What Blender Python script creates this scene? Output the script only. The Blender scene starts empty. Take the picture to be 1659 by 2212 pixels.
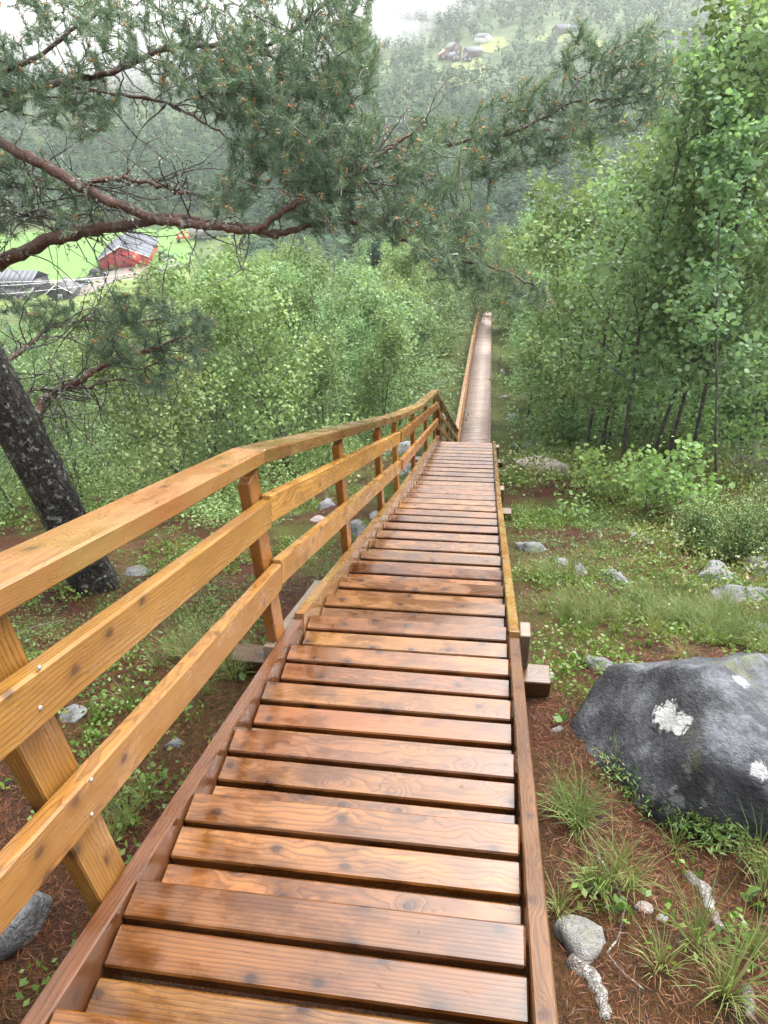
import bpy, math, random
import numpy as np
from mathutils import Matrix, Vector
S = bpy.context.scene
COL = S.collection
R = math.radians
rng = np.random.default_rng(7)
random.seed(7)

# ------------------------------------------------------------------ camera
PITCH, YAW, ROLL, FPX, PW, PH = R(35), R(9.5), R(-3), 1540.0, 1659.0, 2212.0
FWD = np.array([-math.sin(YAW)*math.cos(PITCH), math.cos(YAW)*math.cos(PITCH), -math.sin(PITCH)])
_r = np.array([math.cos(YAW), math.sin(YAW), 0.0]); _u = np.cross(_r, FWD)
RIGHT = _r*math.cos(ROLL)+_u*math.sin(ROLL); UP = np.cross(RIGHT, FWD)
cam = bpy.data.cameras.new('camera'); camo = bpy.data.objects.new('camera', cam); COL.objects.link(camo)
cam.sensor_fit = 'VERTICAL'; cam.sensor_height = 36.0; cam.lens = 36.0*FPX/PH
cam.clip_start = 0.05; cam.clip_end = 6000
camo.matrix_world = Matrix(((RIGHT[0], UP[0], -FWD[0], 0), (RIGHT[1], UP[1], -FWD[1], 0), (RIGHT[2], UP[2], -FWD[2], 0), (0, 0, 0, 1)))
S.camera = camo
# ------------------------------------------------------------------ sky, sun, exposure
SUN_EL, SUN_AZ = R(55), R(38)
world = bpy.data.worlds.new('World'); S.world = world; world.use_nodes = True
wn = world.node_tree; wn.nodes.clear()
wo = wn.nodes.new('ShaderNodeOutputWorld'); wb = wn.nodes.new('ShaderNodeBackground')
ws = wn.nodes.new('ShaderNodeTexSky'); ws.sky_type = 'NISHITA'; ws.sun_disc = False
ws.sun_elevation = SUN_EL; ws.sun_rotation = SUN_AZ; ws.air_density = 1.0; ws.dust_density = 6.0
wh = wn.nodes.new('ShaderNodeHueSaturation'); wh.inputs['Saturation'].default_value = 0.12
wn.links.new(ws.outputs[0], wh.inputs['Color']); wn.links.new(wh.outputs[0], wb.inputs[0]); wn.links.new(wb.outputs[0], wo.inputs[0])
wb.inputs[1].default_value = 0.15
sun = bpy.data.lights.new('sun', 'SUN'); sun.energy = 0.5; sun.angle = R(60); sun.color = (1.0, 0.97, 0.92)
suno = bpy.data.objects.new('sun', sun); COL.objects.link(suno)
sd = Vector((math.sin(SUN_AZ)*math.cos(SUN_EL), math.cos(SUN_AZ)*math.cos(SUN_EL), math.sin(SUN_EL)))
suno.rotation_euler = sd.to_track_quat('Z', 'Y').to_euler()
V = S.view_settings; V.view_transform = 'Standard'; V.look = 'None'; V.gamma = 1.0; V.use_curve_mapping = False
V.exposure = 2.2
S.cycles.use_denoising = True
S.cycles.max_bounces = 8; S.cycles.diffuse_bounces = 4; S.cycles.glossy_bounces = 3; S.cycles.transmission_bounces = 4
S.cycles.volume_bounces = 3; S.cycles.transparent_max_bounces = 8

# ------------------------------------------------------------------ pixel helpers (photo pixels at 1659 wide -> points in the place)
def ray(px, py):
    return FWD+(px-PW/2)/FPX*RIGHT-(py-PH/2)/FPX*UP
def at(px, py, d):                       # d metres along the view axis
    return ray(px, py)*d
def atz(px, py, z):
    r = ray(px, py); return r*(z/r[2])

# ------------------------------------------------------------------ terrain function
NY = np.array([-6, .85, 2.58, 3.84, 7.71, 11.48, 20.0, 39.34, 57.54, 72.0])
NZ = np.array([.85, -1.78, -2.47, -3.08, -4.94, -6.49, -11.9, -16.2, -20.93, -25.2])
def nos(y): return np.interp(y, NY, NZ)
FLOOR = -52.0
TY = np.array([-6, .85, 2.58, 3.84, 7.71, 11.48, 20.0, 39.34, 57.54, 80, 110, 146, 160, 285, 330, 420, 560, 700, 760., 920.])
TZ = np.concatenate([NZ[:9]-.34, [-29.5, -40.5, -51.0, -52.0, -52.0, -50.0, -41.5, -26.0, 0.0, 11.0, 48.0]])
TZ[6] = -12.6
def gnd(x, y):
    x = np.asarray(x, float); y = np.asarray(y, float)
    z = np.interp(y, TY, TZ)
    near = np.clip((150-y)/60, 0, 1)
    z = z-near*(np.clip(-x-.9, 0, 9)*.05)+near*np.clip(x-.4, 0, 12)*.045
    a = np.clip((np.abs(x+.34)-.75)/.5, .15, 1)*np.clip((200-y)/60, 0, 1)
    b = .06*np.sin(1.7*x+.6)*np.cos(1.3*y+.4)+.04*np.sin(3.1*x+1.9*y)+.022*np.sin(5.3*x-4.1*y+1.)+.014*np.sin(9.7*x+7.3*y)
    far = np.clip((y-11)/20, 0, 1)
    b2 = .5*np.sin(.23*x+.11*y)*np.cos(.17*y)*far
    hill = np.clip((y-300)/120, 0, 1)*(5*np.sin(.013*x+.6)+3*np.sin(.031*x+.021*y)+1.5*np.sin(.07*x-.05*y))
    left = np.clip((y-300)/150, 0, 1)*np.clip(-x-60, 0, 400)*.012
    return z+a*b+a*b2+hill+left
def hit(px, py, dz=0.0, tmax=900):
    r = ray(px, py); t = .3
    while t < tmax:
        p = r*t
        if p[2] <= gnd(p[0], p[1])+dz:
            return p
        t += max(.01, .004*t)
    return r*tmax
def patch(x, y, s, k):                   # smooth pseudo noise in -1..1
    return (np.sin(x*s*1.0+k)*np.cos(y*s*1.13+2.1*k)+np.sin(x*s*.57-y*s*.83+3.3*k)+.6*np.sin(x*s*1.9+y*s*1.7+k*5.1))/2.6

# ------------------------------------------------------------------ mesh helpers
def link(o, parent=None):
    COL.objects.link(o)
    if parent is not None: o.parent = parent
    return o
def tag(o, label=None, cat=None, group=None, kind=None):
    if label: o['label'] = label
    if cat: o['category'] = cat
    if group: o['group'] = group
    if kind: o['kind'] = kind
    return o
def empty(name, loc=(0, 0, 0), rz=0.0):
    o = bpy.data.objects.new(name, None); o.location = tuple(loc); o.rotation_euler = (0, 0, rz); o.empty_display_size = .2
    return link(o)
def raw_mesh(name, verts, faces, rnd=None, smooth=False):
    """verts (N,3); faces: list of int arrays, each (M,k)"""
    me = bpy.data.meshes.new(name)
    verts = np.asarray(verts, np.float32)
    faces = [np.asarray(f, np.int32) for f in faces if len(f)]
    me.vertices.add(len(verts)); me.vertices.foreach_set('co', verts.ravel())
    idx = np.concatenate([f.ravel() for f in faces]); tot = np.concatenate([np.full(len(f), f.shape[1], np.int32) for f in faces])
    st = np.concatenate([[0], np.cumsum(tot)[:-1]]).astype(np.int32)
    me.loops.add(len(idx)); me.loops.foreach_set('vertex_index', idx)
    me.polygons.add(len(tot)); me.polygons.foreach_set('loop_start', st)
    if smooth: me.polygons.foreach_set('use_smooth', np.ones(len(tot), bool))
    me.update(calc_edges=True)
    if rnd is not None:
        a = me.attributes.new('rnd', 'FLOAT', 'FACE'); a.data.foreach_set('value', np.asarray(rnd, np.float32))
    return me
def mobj(name, me, mat, parent=None):
    if mat is not None:
        me.materials.clear(); me.materials.append(mat)
    return link(bpy.data.objects.new(name, me), parent)
class MB:                                 # collects quads/tris
    def __init__(s): s.v = []; s.q = []; s.t = []; s.n = 0
    def add(s, v, q=(), t=()):
        v = np.asarray(v, float).reshape(-1, 3); s.v.append(v)
        if len(q): s.q.append(np.asarray(q, int)+s.n)
        if len(t): s.t.append(np.asarray(t, int)+s.n)
        s.n += len(v)
    def box(s, c, d, m=None):
        c = np.array(c, float); d = np.array(d, float)/2
        v = np.array([[-1, -1, -1], [1, -1, -1], [1, 1, -1], [-1, 1, -1], [-1, -1, 1], [1, -1, 1], [1, 1, 1], [-1, 1, 1]])*d
        if m is not None: v = v@np.array(m).T
        s.add(v+c, [[0, 3, 2, 1], [4, 5, 6, 7], [0, 1, 5, 4], [1, 2, 6, 5], [2, 3, 7, 6], [3, 0, 4, 7]])
    def prism(s, poly, y0, y1):           # polygon in xz extruded along y
        n = len(poly); v = [[p[0], y0, p[1]] for p in poly]+[[p[0], y1, p[1]] for p in poly]
        q = [[i, (i+1) % n, n+(i+1) % n, n+i] for i in range(n)]
        t = [[0, i+1, i] for i in range(1, n-1)]+[[n, n+i, n+i+1] for i in range(1, n-1)]
        s.add(v, q, t)
    def tube(s, pts, rad, sides=5, cap=True):
        pts = np.asarray(pts, float); n = len(pts); rad = np.broadcast_to(np.asarray(rad, float), (n,))
        tg = np.gradient(pts, axis=0); tg /= np.linalg.norm(tg, axis=1, keepdims=True)+1e-9
        ref = np.array([.31, .17, .93]) if abs(tg[0][2]) < .8 else np.array([1., .2, .1])
        a = np.cross(tg, ref); a /= np.linalg.norm(a, axis=1, keepdims=True)+1e-9; b = np.cross(tg, a)
        th = np.arange(sides)/sides*2*np.pi
        v = pts[:, None]+rad[:, None, None]*(a[:, None]*np.cos(th)[None, :, None]+b[:, None]*np.sin(th)[None, :, None])
        i = np.arange(n-1)[:, None]*sides; j = np.arange(sides)[None]; k = (j+1) % sides
        q = np.stack([i+j, i+k, i+sides+k, i+sides+j], -1).reshape(-1, 4)
        t = []
        if cap: t = [[(n-1)*sides, (n-1)*sides+m, (n-1)*sides+m+1] for m in range(1, sides-1)]
        s.add(v.reshape(-1, 3), q, t)
    def disc(s, c, r, ax, w, seg=14):     # short cylinder along axis ax
        c = np.array(c, float); ax = np.array(ax, float); ax /= np.linalg.norm(ax)
        s.tube([c-ax*w/2, c-ax*w/2, c+ax*w/2], [r*.999, r, r], seg)
        th = np.arange(seg)/seg*2*np.pi
    def mesh(s, name, smooth=False):
        fs = []
        if s.q: fs.append(np.concatenate(s.q))
        if s.t: fs.append(np.concatenate(s.t))
        return raw_mesh(name, np.concatenate(s.v), fs, smooth=smooth)
    def obj(s, name, mat, parent=None, smooth=False):
        return mobj(name, s.mesh(name, smooth), mat, parent)
def bbox_mesh(name, L, W, H, bev=.004):   # chamfered board, long axis X
    v = []
    for z in (-1, 1):
        for y in (-1, 1):
            for x in (-1, 1):
                for ax in range(3):
                    p = [x*(L/2-bev), y*(W/2-bev), z*(H/2-bev)]
                    p[ax] = (x*L/2, y*W/2, z*H/2)[ax]; v.append(p)
    import bmesh
    bm = bmesh.new()
    for p in v: bm.verts.new(p)
    bmesh.ops.convex_hull(bm, input=bm.verts[:])
    bmesh.ops.dissolve_limit(bm, angle_limit=.01, verts=bm.verts[:], edges=bm.edges[:])
    me = bpy.data.meshes.new(name); bm.to_mesh(me); bm.free(); return me
def orient(o, p0, p1, roll=0.0):
    p0 = Vector(p0); p1 = Vector(p1); x = (p1-p0).normalized()
    y = Vector((0, 0, 1)).cross(x)
    if y.length < 1e-4: y = Vector((0, 1, 0))
    y.normalize(); z = x.cross(y)
    m = Matrix((x, y, z)).transposed().to_4x4()
    if roll: m = m@Matrix.Rotation(roll, 4, 'X')
    m.translation = (p0+p1)/2
    o.matrix_local = m
def beam(name, p0, p1, W, H, mat, parent, bev=.004, roll=0.0):
    L = (Vector(p1)-Vector(p0)).length
    o = mobj(name, bbox_mesh(name, L, W, H, bev), mat, parent); orient(o, p0, p1, roll)
    return o

# ------------------------------------------------------------------ materials
def newmat(name):
    m = bpy.data.materials.new(name); m.use_nodes = True; t = m.node_tree; t.nodes.clear()
    out = t.nodes.new('ShaderNodeOutputMaterial'); p = t.nodes.new('ShaderNodeBsdfPrincipled'); t.links.new(p.outputs[0], out.inputs[0])
    return m, t, p, out
class G:
    def __init__(s, t): s.t = t
    def n(s, typ, **k):
        nd = s.t.nodes.new('ShaderNode'+typ)
        for a, b in k.items():
            if a.startswith('i_'):
                key = a[2:]; key = int(key) if key.isdigit() else key.replace('_', ' ')
                s.put(nd.inputs[key], b)
            else: setattr(nd, a, b)
        return nd
    def put(s, sock, v):
        if hasattr(v, 'is_linked') or hasattr(v, 'links'): s.t.links.new(v, sock)
        else: sock.default_value = v
    def noise(s, vec, scale, detail=4, rough=.55, dist=0.0):
        return s.n('TexNoise', i_Vector=vec, i_Scale=scale, i_Detail=detail, i_Roughness=rough, i_Distortion=dist)
    def math(s, op, a, b=0.0, c=0.0, clamp=False):
        nd = s.n('Math', operation=op, use_clamp=clamp); s.put(nd.inputs[0], a); s.put(nd.inputs[1], b); s.put(nd.inputs[2], c); return nd.outputs[0]
    def vmath(s, op, a, b=(0, 0, 0), sc=None):
        nd = s.n('VectorMath', operation=op); s.put(nd.inputs[0], a)
        if op == 'SCALE': s.put(nd.inputs['Scale'], sc)
        else: s.put(nd.inputs[1], b)
        return nd.outputs[0]
    def mix(s, f, a, b, blend='MIX'):
        nd = s.n('Mix', data_type='RGBA', blend_type=blend); s.put(nd.inputs[0], f); s.put(nd.inputs[6], a); s.put(nd.inputs[7], b); return nd.outputs[2]
    def ramp(s, f, stops, interp='LINEAR'):
        nd = s.n('ValToRGB'); cr = nd.color_ramp; cr.interpolation = interp
        while len(cr.elements) < len(stops): cr.elements.new(.5)
        for e, (p, c) in zip(cr.elements, stops):
            e.position = p; e.color = (*c, 1) if not isinstance(c, (int, float)) else (c, c, c, 1)
        s.put(nd.inputs[0], f); return nd.outputs[0]
    def rng_(s, f, a, b, c=0.0, d=1.0):
        nd = s.n('MapRange', clamp=True); s.put(nd.inputs[0], f)
        for i, v in enumerate((a, b, c, d)): nd.inputs[1+i].default_value = v
        return nd.outputs[0]
    def bump(s, h, strength, dist=.01):
        return s.n('Bump', i_Height=h, i_Strength=strength, i_Distance=dist).outputs[0]
def c4(c): return (c[0], c[1], c[2], 1)

def wood_mat(name, dark, mid, light, rlo, rhi, ring=9.0, knots=1.0, bump=.25, green=0.0, wetdark=.0, spec=.5, coat=0.0):
    m, t, p, out = newmat(name); g = G(t)
    tc = g.n('TexCoord').outputs['Object']; oi = g.n('ObjectInfo').outputs['Random']
    off = g.n('CombineXYZ'); g.put(off.inputs[0], g.math('MULTIPLY', oi, 91.7)); g.put(off.inputs[1], g.math('MULTIPLY', g.math('FRACT', g.math('MULTIPLY', oi, 37.3)), .5)); g.put(off.inputs[2], g.math('MULTIPLY', g.math('FRACT', g.math('MULTIPLY', oi, 71.9)), .3))
    v = g.vmath('ADD', tc, off.outputs[0])
    # bend around knots
    sk = g.n('SeparateXYZ', i_0=v); kc = g.n('CombineXYZ'); g.put(kc.inputs[0], g.math('MULTIPLY', sk.outputs[0], 6.2)); g.put(kc.inputs[1], g.math('MULTIPLY', g.math('ADD', sk.outputs[1], sk.outputs[2]), 9.0))
    kn0 = g.noise(v, 30, 3)
    vo = g.n('TexVoronoi', voronoi_dimensions='2D', i_Vector=g.vmath('ADD', kc.outputs[0], g.vmath('SCALE', kn0.outputs['Color'], sc=.10)), i_Scale=1.0, i_Randomness=1.0)
    kd = vo.outputs['Distance']
    kpush = g.rng_(kd, .0, .36, .8, 0)
    lv = g.vmath('MULTIPLY', v, (1.1, 1, 1))
    warp = g.noise(g.vmath('MULTIPLY', v, (1.6, 6, 6)), 1.0, 3)
    wz = g.math('ADD', g.math('MULTIPLY', g.math('SUBTRACT', warp.outputs['Fac'], .5), .09), g.math('MULTIPLY', kpush, .020*knots))
    cmb = g.n('CombineXYZ'); g.put(cmb.inputs[1], wz); g.put(cmb.inputs[2], wz)
    rv = g.vmath('ADD', v, cmb.outputs[0])
    sx = g.n('SeparateXYZ', i_0=rv)
    rr = g.math('SQRT', g.math('ADD', g.math('POWER', g.math('SUBTRACT', sx.outputs[1], .33), 2.0), g.math('POWER', g.math('ADD', sx.outputs[2], .03), 2.0)))
    rings = g.math('FRACT', g.math('MULTIPLY', rr, ring*17.0))
    line = g.ramp(rings, [(0, .0), (.55, .25), (.86, 1.0), (1.0, .0)])
    fine = g.noise(g.vmath('MULTIPLY', v, (5, 230, 230)), 1.0, 3, .6)
    broad = g.noise(g.vmath('MULTIPLY', v, (2.3, 9, 9)), 1.0, 4, .6)
    col = g.mix(g.rng_(broad.outputs['Fac'], .3, .72), c4(mid), c4(light))
    col = g.mix(g.math('MULTIPLY', line, .62), col, c4(dark))
    col = g.mix(g.math('MULTIPLY', g.rng_(fine.outputs['Fac'], .42, .75), .45), col, c4(dark))
    cell = g.n('SeparateColor', i_0=vo.outputs['Color'])
    gate = g.math('GREATER_THAN', cell.outputs[0], .58)
    kn = g.math('MULTIPLY', g.rng_(kd, .06, .13, 1, 0), gate)
    kn = g.math('MULTIPLY', kn, .85*knots)
    col = g.mix(kn, col, c4((dark[0]*.28, dark[1]*.25, dark[2]*.35)))
    halo = g.math('MULTIPLY', g.math('MULTIPLY', g.rng_(kd, .12, .3, 1, 0), gate), .35*knots)
    col = g.mix(halo, col, c4((dark[0]*.8, dark[1]*.7, dark[2]*.7)))
    # per-board shade
    hs = g.n('HueSaturation', i_Color=col)
    g.put(hs.inputs['Value'], g.math('ADD', .7, g.math('MULTIPLY', g.math('FRACT', g.math('MULTIPLY', oi, 13.7)), .55)))
    g.put(hs.inputs['Hue'], g.math('ADD', .492, g.math('MULTIPLY', g.math('FRACT', g.math('MULTIPLY', oi, 53.1)), .016)))
    col = hs.outputs[0]
    blot = g.noise(g.vmath('MULTIPLY', v, (3.0, 7, 7)), 1.6, 5, .6)
    wet = g.rng_(blot.outputs['Fac'], .42, .58)
    if wetdark: col = g.mix(g.math('MULTIPLY', wet, wetdark), col, c4((dark[0]*.7, dark[1]*.6, dark[2]*.55)))
    if green:
        gn = g.noise(tc, 2.1, 4); col = g.mix(g.math('MULTIPLY', g.rng_(gn.outputs['Fac'], .4, .7), green), col, (.16, .17, .05, 1))
    stn = g.noise(g.vmath('MULTIPLY', v, (1.3, 3.5, 3.5)), 1.0, 6, .7)
    col = g.mix(g.rng_(stn.outputs['Fac'], .52, .72, 0, .5), col, c4((dark[0]*.9, dark[1]*.85, dark[2]*1.1)))
    t.links.new(col, p.inputs['Base Color'])
    rough = g.rng_(wet, 0, 1, rhi, rlo)
    rough = g.math('ADD', rough, g.math('MULTIPLY', g.math('SUBTRACT', fine.outputs['Fac'], .5), .16))
    t.links.new(rough, p.inputs['Roughness']); p.inputs['Specular IOR Level'].default_value = spec
    if coat: p.inputs['Coat Weight'].default_value = coat; p.inputs['Coat Roughness'].default_value = .14; p.inputs['Coat IOR'].default_value = 1.42
    hgt = g.math('ADD', g.math('MULTIPLY', fine.outputs['Fac'], .5), g.math('MULTIPLY', line, -.4))
    hgt = g.math('ADD', hgt, g.math('MULTIPLY', blot.outputs['Fac'], .8))
    t.links.new(g.bump(hgt, bump, .002), p.inputs['Normal'])
    return m
M = {}
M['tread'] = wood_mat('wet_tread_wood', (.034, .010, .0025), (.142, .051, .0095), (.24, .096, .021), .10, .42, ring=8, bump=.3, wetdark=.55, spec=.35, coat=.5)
M['stringer'] = wood_mat('wet_stringer_wood', (.034, .012, .004), (.088, .034, .011), (.145, .062, .021), .2, .42, ring=10, bump=.35, knots=.6, wetdark=.2)
M['rail'] = wood_mat('golden_rail_wood', (.07, .021, .003), (.235, .096, .017), (.345, .165, .036), .24, .5, ring=9, bump=.45, knots=.85)
M['handrail'] = wood_mat('handrail_wood', (.066, .025, .007), (.175, .076, .019), (.255, .12, .036), .14, .4, ring=9, bump=.3, knots=.8, green=.3)
M['far_tread_painted_sheen'] = wood_mat('far_tread_wood_painted_sheen', (.09, .062, .05), (.24, .17, .135), (.33, .245, .20), .45, .6, ring=8, knots=.5, bump=.05, spec=.6)  # same wet wood further down, base colour paled to stand in for sky reflection
M['greywood'] = wood_mat('grey_post_wood', (.06, .04, .03), (.16, .11, .075), (.25, .18, .12), .3, .55, knots=.6)

def plain(name, col, rough=.6, metal=0.0, var=.15, scale=6.0, bump=0.0, spec=.5):
    m, t, p, out = newmat(name); g = G(t); tc = g.n('TexCoord').outputs['Object']
    n = g.noise(tc, scale, 4)
    c = g.mix(n.outputs['Fac'], c4([x*(1-var) for x in col]), c4([min(1, x*(1+var)) for x in col]))
    t.links.new(c, p.inputs['Base Color']); p.inputs['Roughness'].default_value = rough; p.inputs['Metallic'].default_value = metal
    p.inputs['Specular IOR Level'].default_value = spec
    if bump: t.links.new(g.bump(n.outputs['Fac'], bump, .02), p.inputs['Normal'])
    return m
def leaf_mat(name, cols, trans=.35, rough=.42, spec=.4, objvar=.25):
    m, t, p, out = newmat(name); g = G(t)
    at_ = g.n('Attribute', attribute_name='rnd').outputs['Fac']; oi = g.n('ObjectInfo').outputs['Random']
    n = len(cols); c = g.ramp(at_, [(i/(n-1), cc) for i, cc in enumerate(cols)])
    hs = g.n('HueSaturation', i_Color=c)
    g.put(hs.inputs['Value'], g.math('ADD', 1-objvar/2, g.math('MULTIPLY', oi, objvar)))
    g.put(hs.inputs['Hue'], g.math('ADD', .488, g.math('MULTIPLY', g.math('FRACT', g.math('MULTIPLY', oi, 17.3)), .03)))
    c = hs.outputs[0]
    t.links.new(c, p.inputs['Base Color']); p.inputs['Roughness'].default_value = rough; p.inputs['Specular IOR Level'].default_value = spec
    if trans > 0:
        tr = g.n('BsdfTranslucent', i_Color=g.mix(.5, c, g.vmath('MULTIPLY', c, (1.5, 1.5, .7))))
        mx = g.n('MixShader'); mx.inputs[0].default_value = trans
        t.links.new(p.outputs[0], mx.inputs[1]); t.links.new(tr.outputs[0], mx.inputs[2]); t.links.new(mx.outputs[0], out.inputs[0])
    return m
M['birch_leaf'] = leaf_mat('birch_leaves', [(.08, .128, .048), (.14, .203, .074), (.19, .26, .10), (.26, .33, .14)], .3, rough=.6, spec=.2, objvar=.5)
M['aspen_leaf'] = leaf_mat('aspen_leaves', [(.105, .182, .09), (.16, .258, .125), (.215, .325, .16), (.29, .405, .21)], .45, rough=.5, spec=.25)
M['sapling_leaf'] = leaf_mat('young_aspen_leaves', [(.13, .22, .075), (.18, .29, .095), (.23, .35, .12), (.28, .40, .15)], .42, rough=.5, spec=.25)
M['willow_leaf'] = leaf_mat('willow_leaves', [(.085, .13, .062), (.15, .21, .10), (.23, .30, .15)], .3, rough=.6, spec=.2, objvar=.5)
M['pine_needle'] = leaf_mat('pine_needles', [(.05, .09, .062), (.09, .15, .098), (.14, .21, .135), (.21, .285, .175)], .3, rough=.35, objvar=.05)
M['far_pine'] = leaf_mat('pine_foliage', [(.035, .075, .04), (.055, .105, .055), (.08, .14, .07)], .2, rough=.6)
M['far_forest'] = leaf_mat('forest_foliage', [(.022, .052, .032), (.036, .076, .040), (.055, .105, .046), (.095, .16, .06)], .3, rough=.8, spec=.1)
M['berry_leaf'] = leaf_mat('bilberry_leaves', [(.05, .10, .02), (.09, .16, .03), (.14, .215, .042), (.19, .17, .045)], .38)
M['grass_blade'] = leaf_mat('grass_blades', [(.055, .10, .025), (.10, .155, .04), (.165, .20, .07), (.28, .22, .11)], .3)
M['heath'] = leaf_mat('heath_sprigs', [(.025, .07, .013), (.06, .12, .022), (.11, .16, .03), (.17, .12, .03)], .15)
M['brown_under'] = leaf_mat('undergrowth_leaves', [(.07, .12, .03), (.12, .17, .045), (.17, .21, .06), (.20, .13, .04)], .25)
M['litter'] = leaf_mat('dry_pine_needles', [(.04, .013, .007), (.10, .028, .010), (.18, .048, .015), (.22, .085, .03)], 0.0, rough=.6)
M['cone'] = leaf_mat('pine_buds', [(.30, .09, .025), (.42, .15, .045), (.50, .22, .07)], 0.0)
M['lichen'] = leaf_mat('grey_lichen', [(.20, .23, .20), (.30, .33, .28), (.40, .43, .36)], .1, rough=.8)

def bark(name, a, b, c, sc=14.0, lich=.3, lcol=(.38, .42, .36), rough=.55, bmp=.8):
    m, t, p, out = newmat(name); g = G(t); tc = g.n('TexCoord').outputs['Object']
    v = g.vmath('MULTIPLY', tc, (1, 1, .22))
    vo = g.n('TexVoronoi', i_Vector=g.vmath('ADD', v, g.vmath('SCALE', g.noise(v, 9, 5, .7).outputs['Color'], sc=.17)), i_Scale=sc, feature='DISTANCE_TO_EDGE')
    n = g.noise(tc, 25, 5); n2 = g.noise(tc, 5, 3)
    col = g.mix(g.rng_(n.outputs['Fac'], .35, .7), c4(a), c4(b)); col = g.mix(g.rng_(n2.outputs['Fac'], .5, .75), col, c4(c))
    col = g.mix(g.rng_(vo.outputs['Distance'], 0, .16, .6, 0), col, c4([x*.3 for x in a]))
    l1 = g.noise(tc, 22, 5, .7); l2 = g.noise(tc, 3.2, 3)
    lm = g.math('MULTIPLY', g.rng_(l1.outputs['Fac'], .55, .62), g.rng_(l2.outputs['Fac'], .38, .58))
    col = g.mix(g.math('MULTIPLY', lm, lich), col, c4(lcol))
    t.links.new(col, p.inputs['Base Color']); p.inputs['Roughness'].default_value = rough
    h = g.math('ADD', g.rng_(vo.outputs['Distance'], 0, .2), g.math('MULTIPLY', n.outputs['Fac'], .5))
    t.links.new(g.bump(h, bmp, .03), p.inputs['Normal'])
    return m
M['pine_bark'] = bark('wet_pine_bark', (.012, .010, .009), (.034, .027, .023), (.045, .030, .023), 20, 1.0, lcol=(.26, .29, .25))
M['pine_limb'] = bark('red_pine_limb_bark', (.08, .036, .022), (.155, .066, .037), (.07, .05, .04), 30, .55, bmp=.4, rough=.45)
M['limb2'] = bark('brown_pine_limb_bark', (.06, .030, .020), (.12, .058, .038), (.08, .065, .055), 34, .6, bmp=.4, rough=.45)
M['twig'] = bark('dark_twig_bark', (.035, .024, .02), (.07, .05, .04), (.11, .085, .07), 40, .6, bmp=.2)
M['birch_bark'] = bark('birch_bark', (.05, .045, .04), (.14, .13, .12), (.30, .29, .27), 18, .4, bmp=.3)
M['aspen_bark'] = bark('aspen_bark', (.045, .045, .038), (.11, .10, .085), (.17, .16, .13), 20, .5, bmp=.3)
M['red_bark'] = bark('peeling_red_bark', (.12, .045, .025), (.24, .10, .05), (.10, .08, .06), 16, .4, bmp=.6)
M['root'] = bark('weathered_root_wood', (.07, .055, .045), (.20, .175, .155), (.30, .28, .26), 60, .8, lcol=(.40, .40, .37), bmp=.6)

def rock_mat(name, a, b, patches, moss=.25, lich=.6, bmp=.9):
    m, t, p, out = newmat(name); g = G(t); tc = g.n('TexCoord').outputs['Object']; oi = g.n('ObjectInfo').outputs['Random']
    v = g.vmath('ADD', tc, g.n('CombineXYZ', i_0=g.math('MULTIPLY', oi, 40)).outputs[0])
    n = g.noise(v, 3.5, 8, .62); f = g.noise(v, 60, 4, .7)
    col = g.mix(g.rng_(n.outputs['Fac'], .36, .66), c4(a), c4(b))
    col = g.mix(g.rng_(f.outputs['Fac'], .4, .65, 0, .45), col, c4([x*1.5 for x in b]))
    l = g.noise(v, 9, 9, .72); l2 = g.noise(v, 1.7, 3)
    lm = g.math('MULTIPLY', g.rng_(l.outputs['Fac'], .55, .60), g.rng_(l2.outputs['Fac'], .45, .6))
    col = g.mix(g.math('MULTIPLY', lm, lich), col, (.40, .42, .39, 1))
    upz = g.n('SeparateXYZ', i_0=g.n('NewGeometry').outputs['Normal']).outputs[2]; crust = g.noise(v, 14, 8, .75)
    col = g.mix(g.math('MULTIPLY', g.math('MULTIPLY', g.rng_(upz, .55, .85), g.rng_(crust.outputs['Fac'], .45, .6)), .6), col, c4([min(.24, x*(1.5 if b[0] > .1 else 3.0)) for x in b]))
    for (c, r, s) in patches:             # single white lichen crusts
        d = g.n('VectorMath', operation='DISTANCE', i_0=tc, i_1=c).outputs['Value']
        d = g.math('ADD', d, g.math('MULTIPLY', g.math('SUBTRACT', g.noise(tc, 20, 8, .8).outputs['Fac'], .5), r*3.6))
        col = g.mix(g.math('MULTIPLY', g.rng_(d, r*.8, r, 1, 0), s), col, (.56, .57, .55, 1))
    ge = g.n('NewGeometry'); nz = g.n('SeparateXYZ', i_0=ge.outputs['Normal']).outputs[2]
    mn = g.noise(v, 4, 6, .65)
    mm = g.math('MULTIPLY', g.rng_(mn.outputs['Fac'], .58, .66), g.rng_(nz, .2, .7))
    col = g.mix(g.math('MULTIPLY', mm, moss), col, (.09, .10, .025, 1))
    t.links.new(col, p.inputs['Base Color']); t.links.new(g.rng_(f.outputs['Fac'], .3, .7, .5, .8), p.inputs['Roughness']); p.inputs['Specular IOR Level'].default_value = .35
    h = g.math('ADD', g.math('MULTIPLY', n.outputs['Fac'], 1.0), g.math('MULTIPLY', f.outputs['Fac'], .3))
    h = g.math('ADD', h, g.math('MULTIPLY', g.noise(v, 22, 6, .7).outputs['Fac'], .5))
    t.links.new(g.bump(h, bmp, .06), p.inputs['Normal'])
    return m
M['rock'] = rock_mat('grey_rock', (.06, .06, .062), (.145, .145, .15), [], .5, .6)
M['pink_rock'] = rock_mat('pinkish_rock', (.15, .11, .10), (.27, .21, .19), [], .3, .4)
M['pale_rock'] = rock_mat('pale_quartz', (.10, .095, .09), (.22, .21, .205), [], .3, .5)

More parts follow.
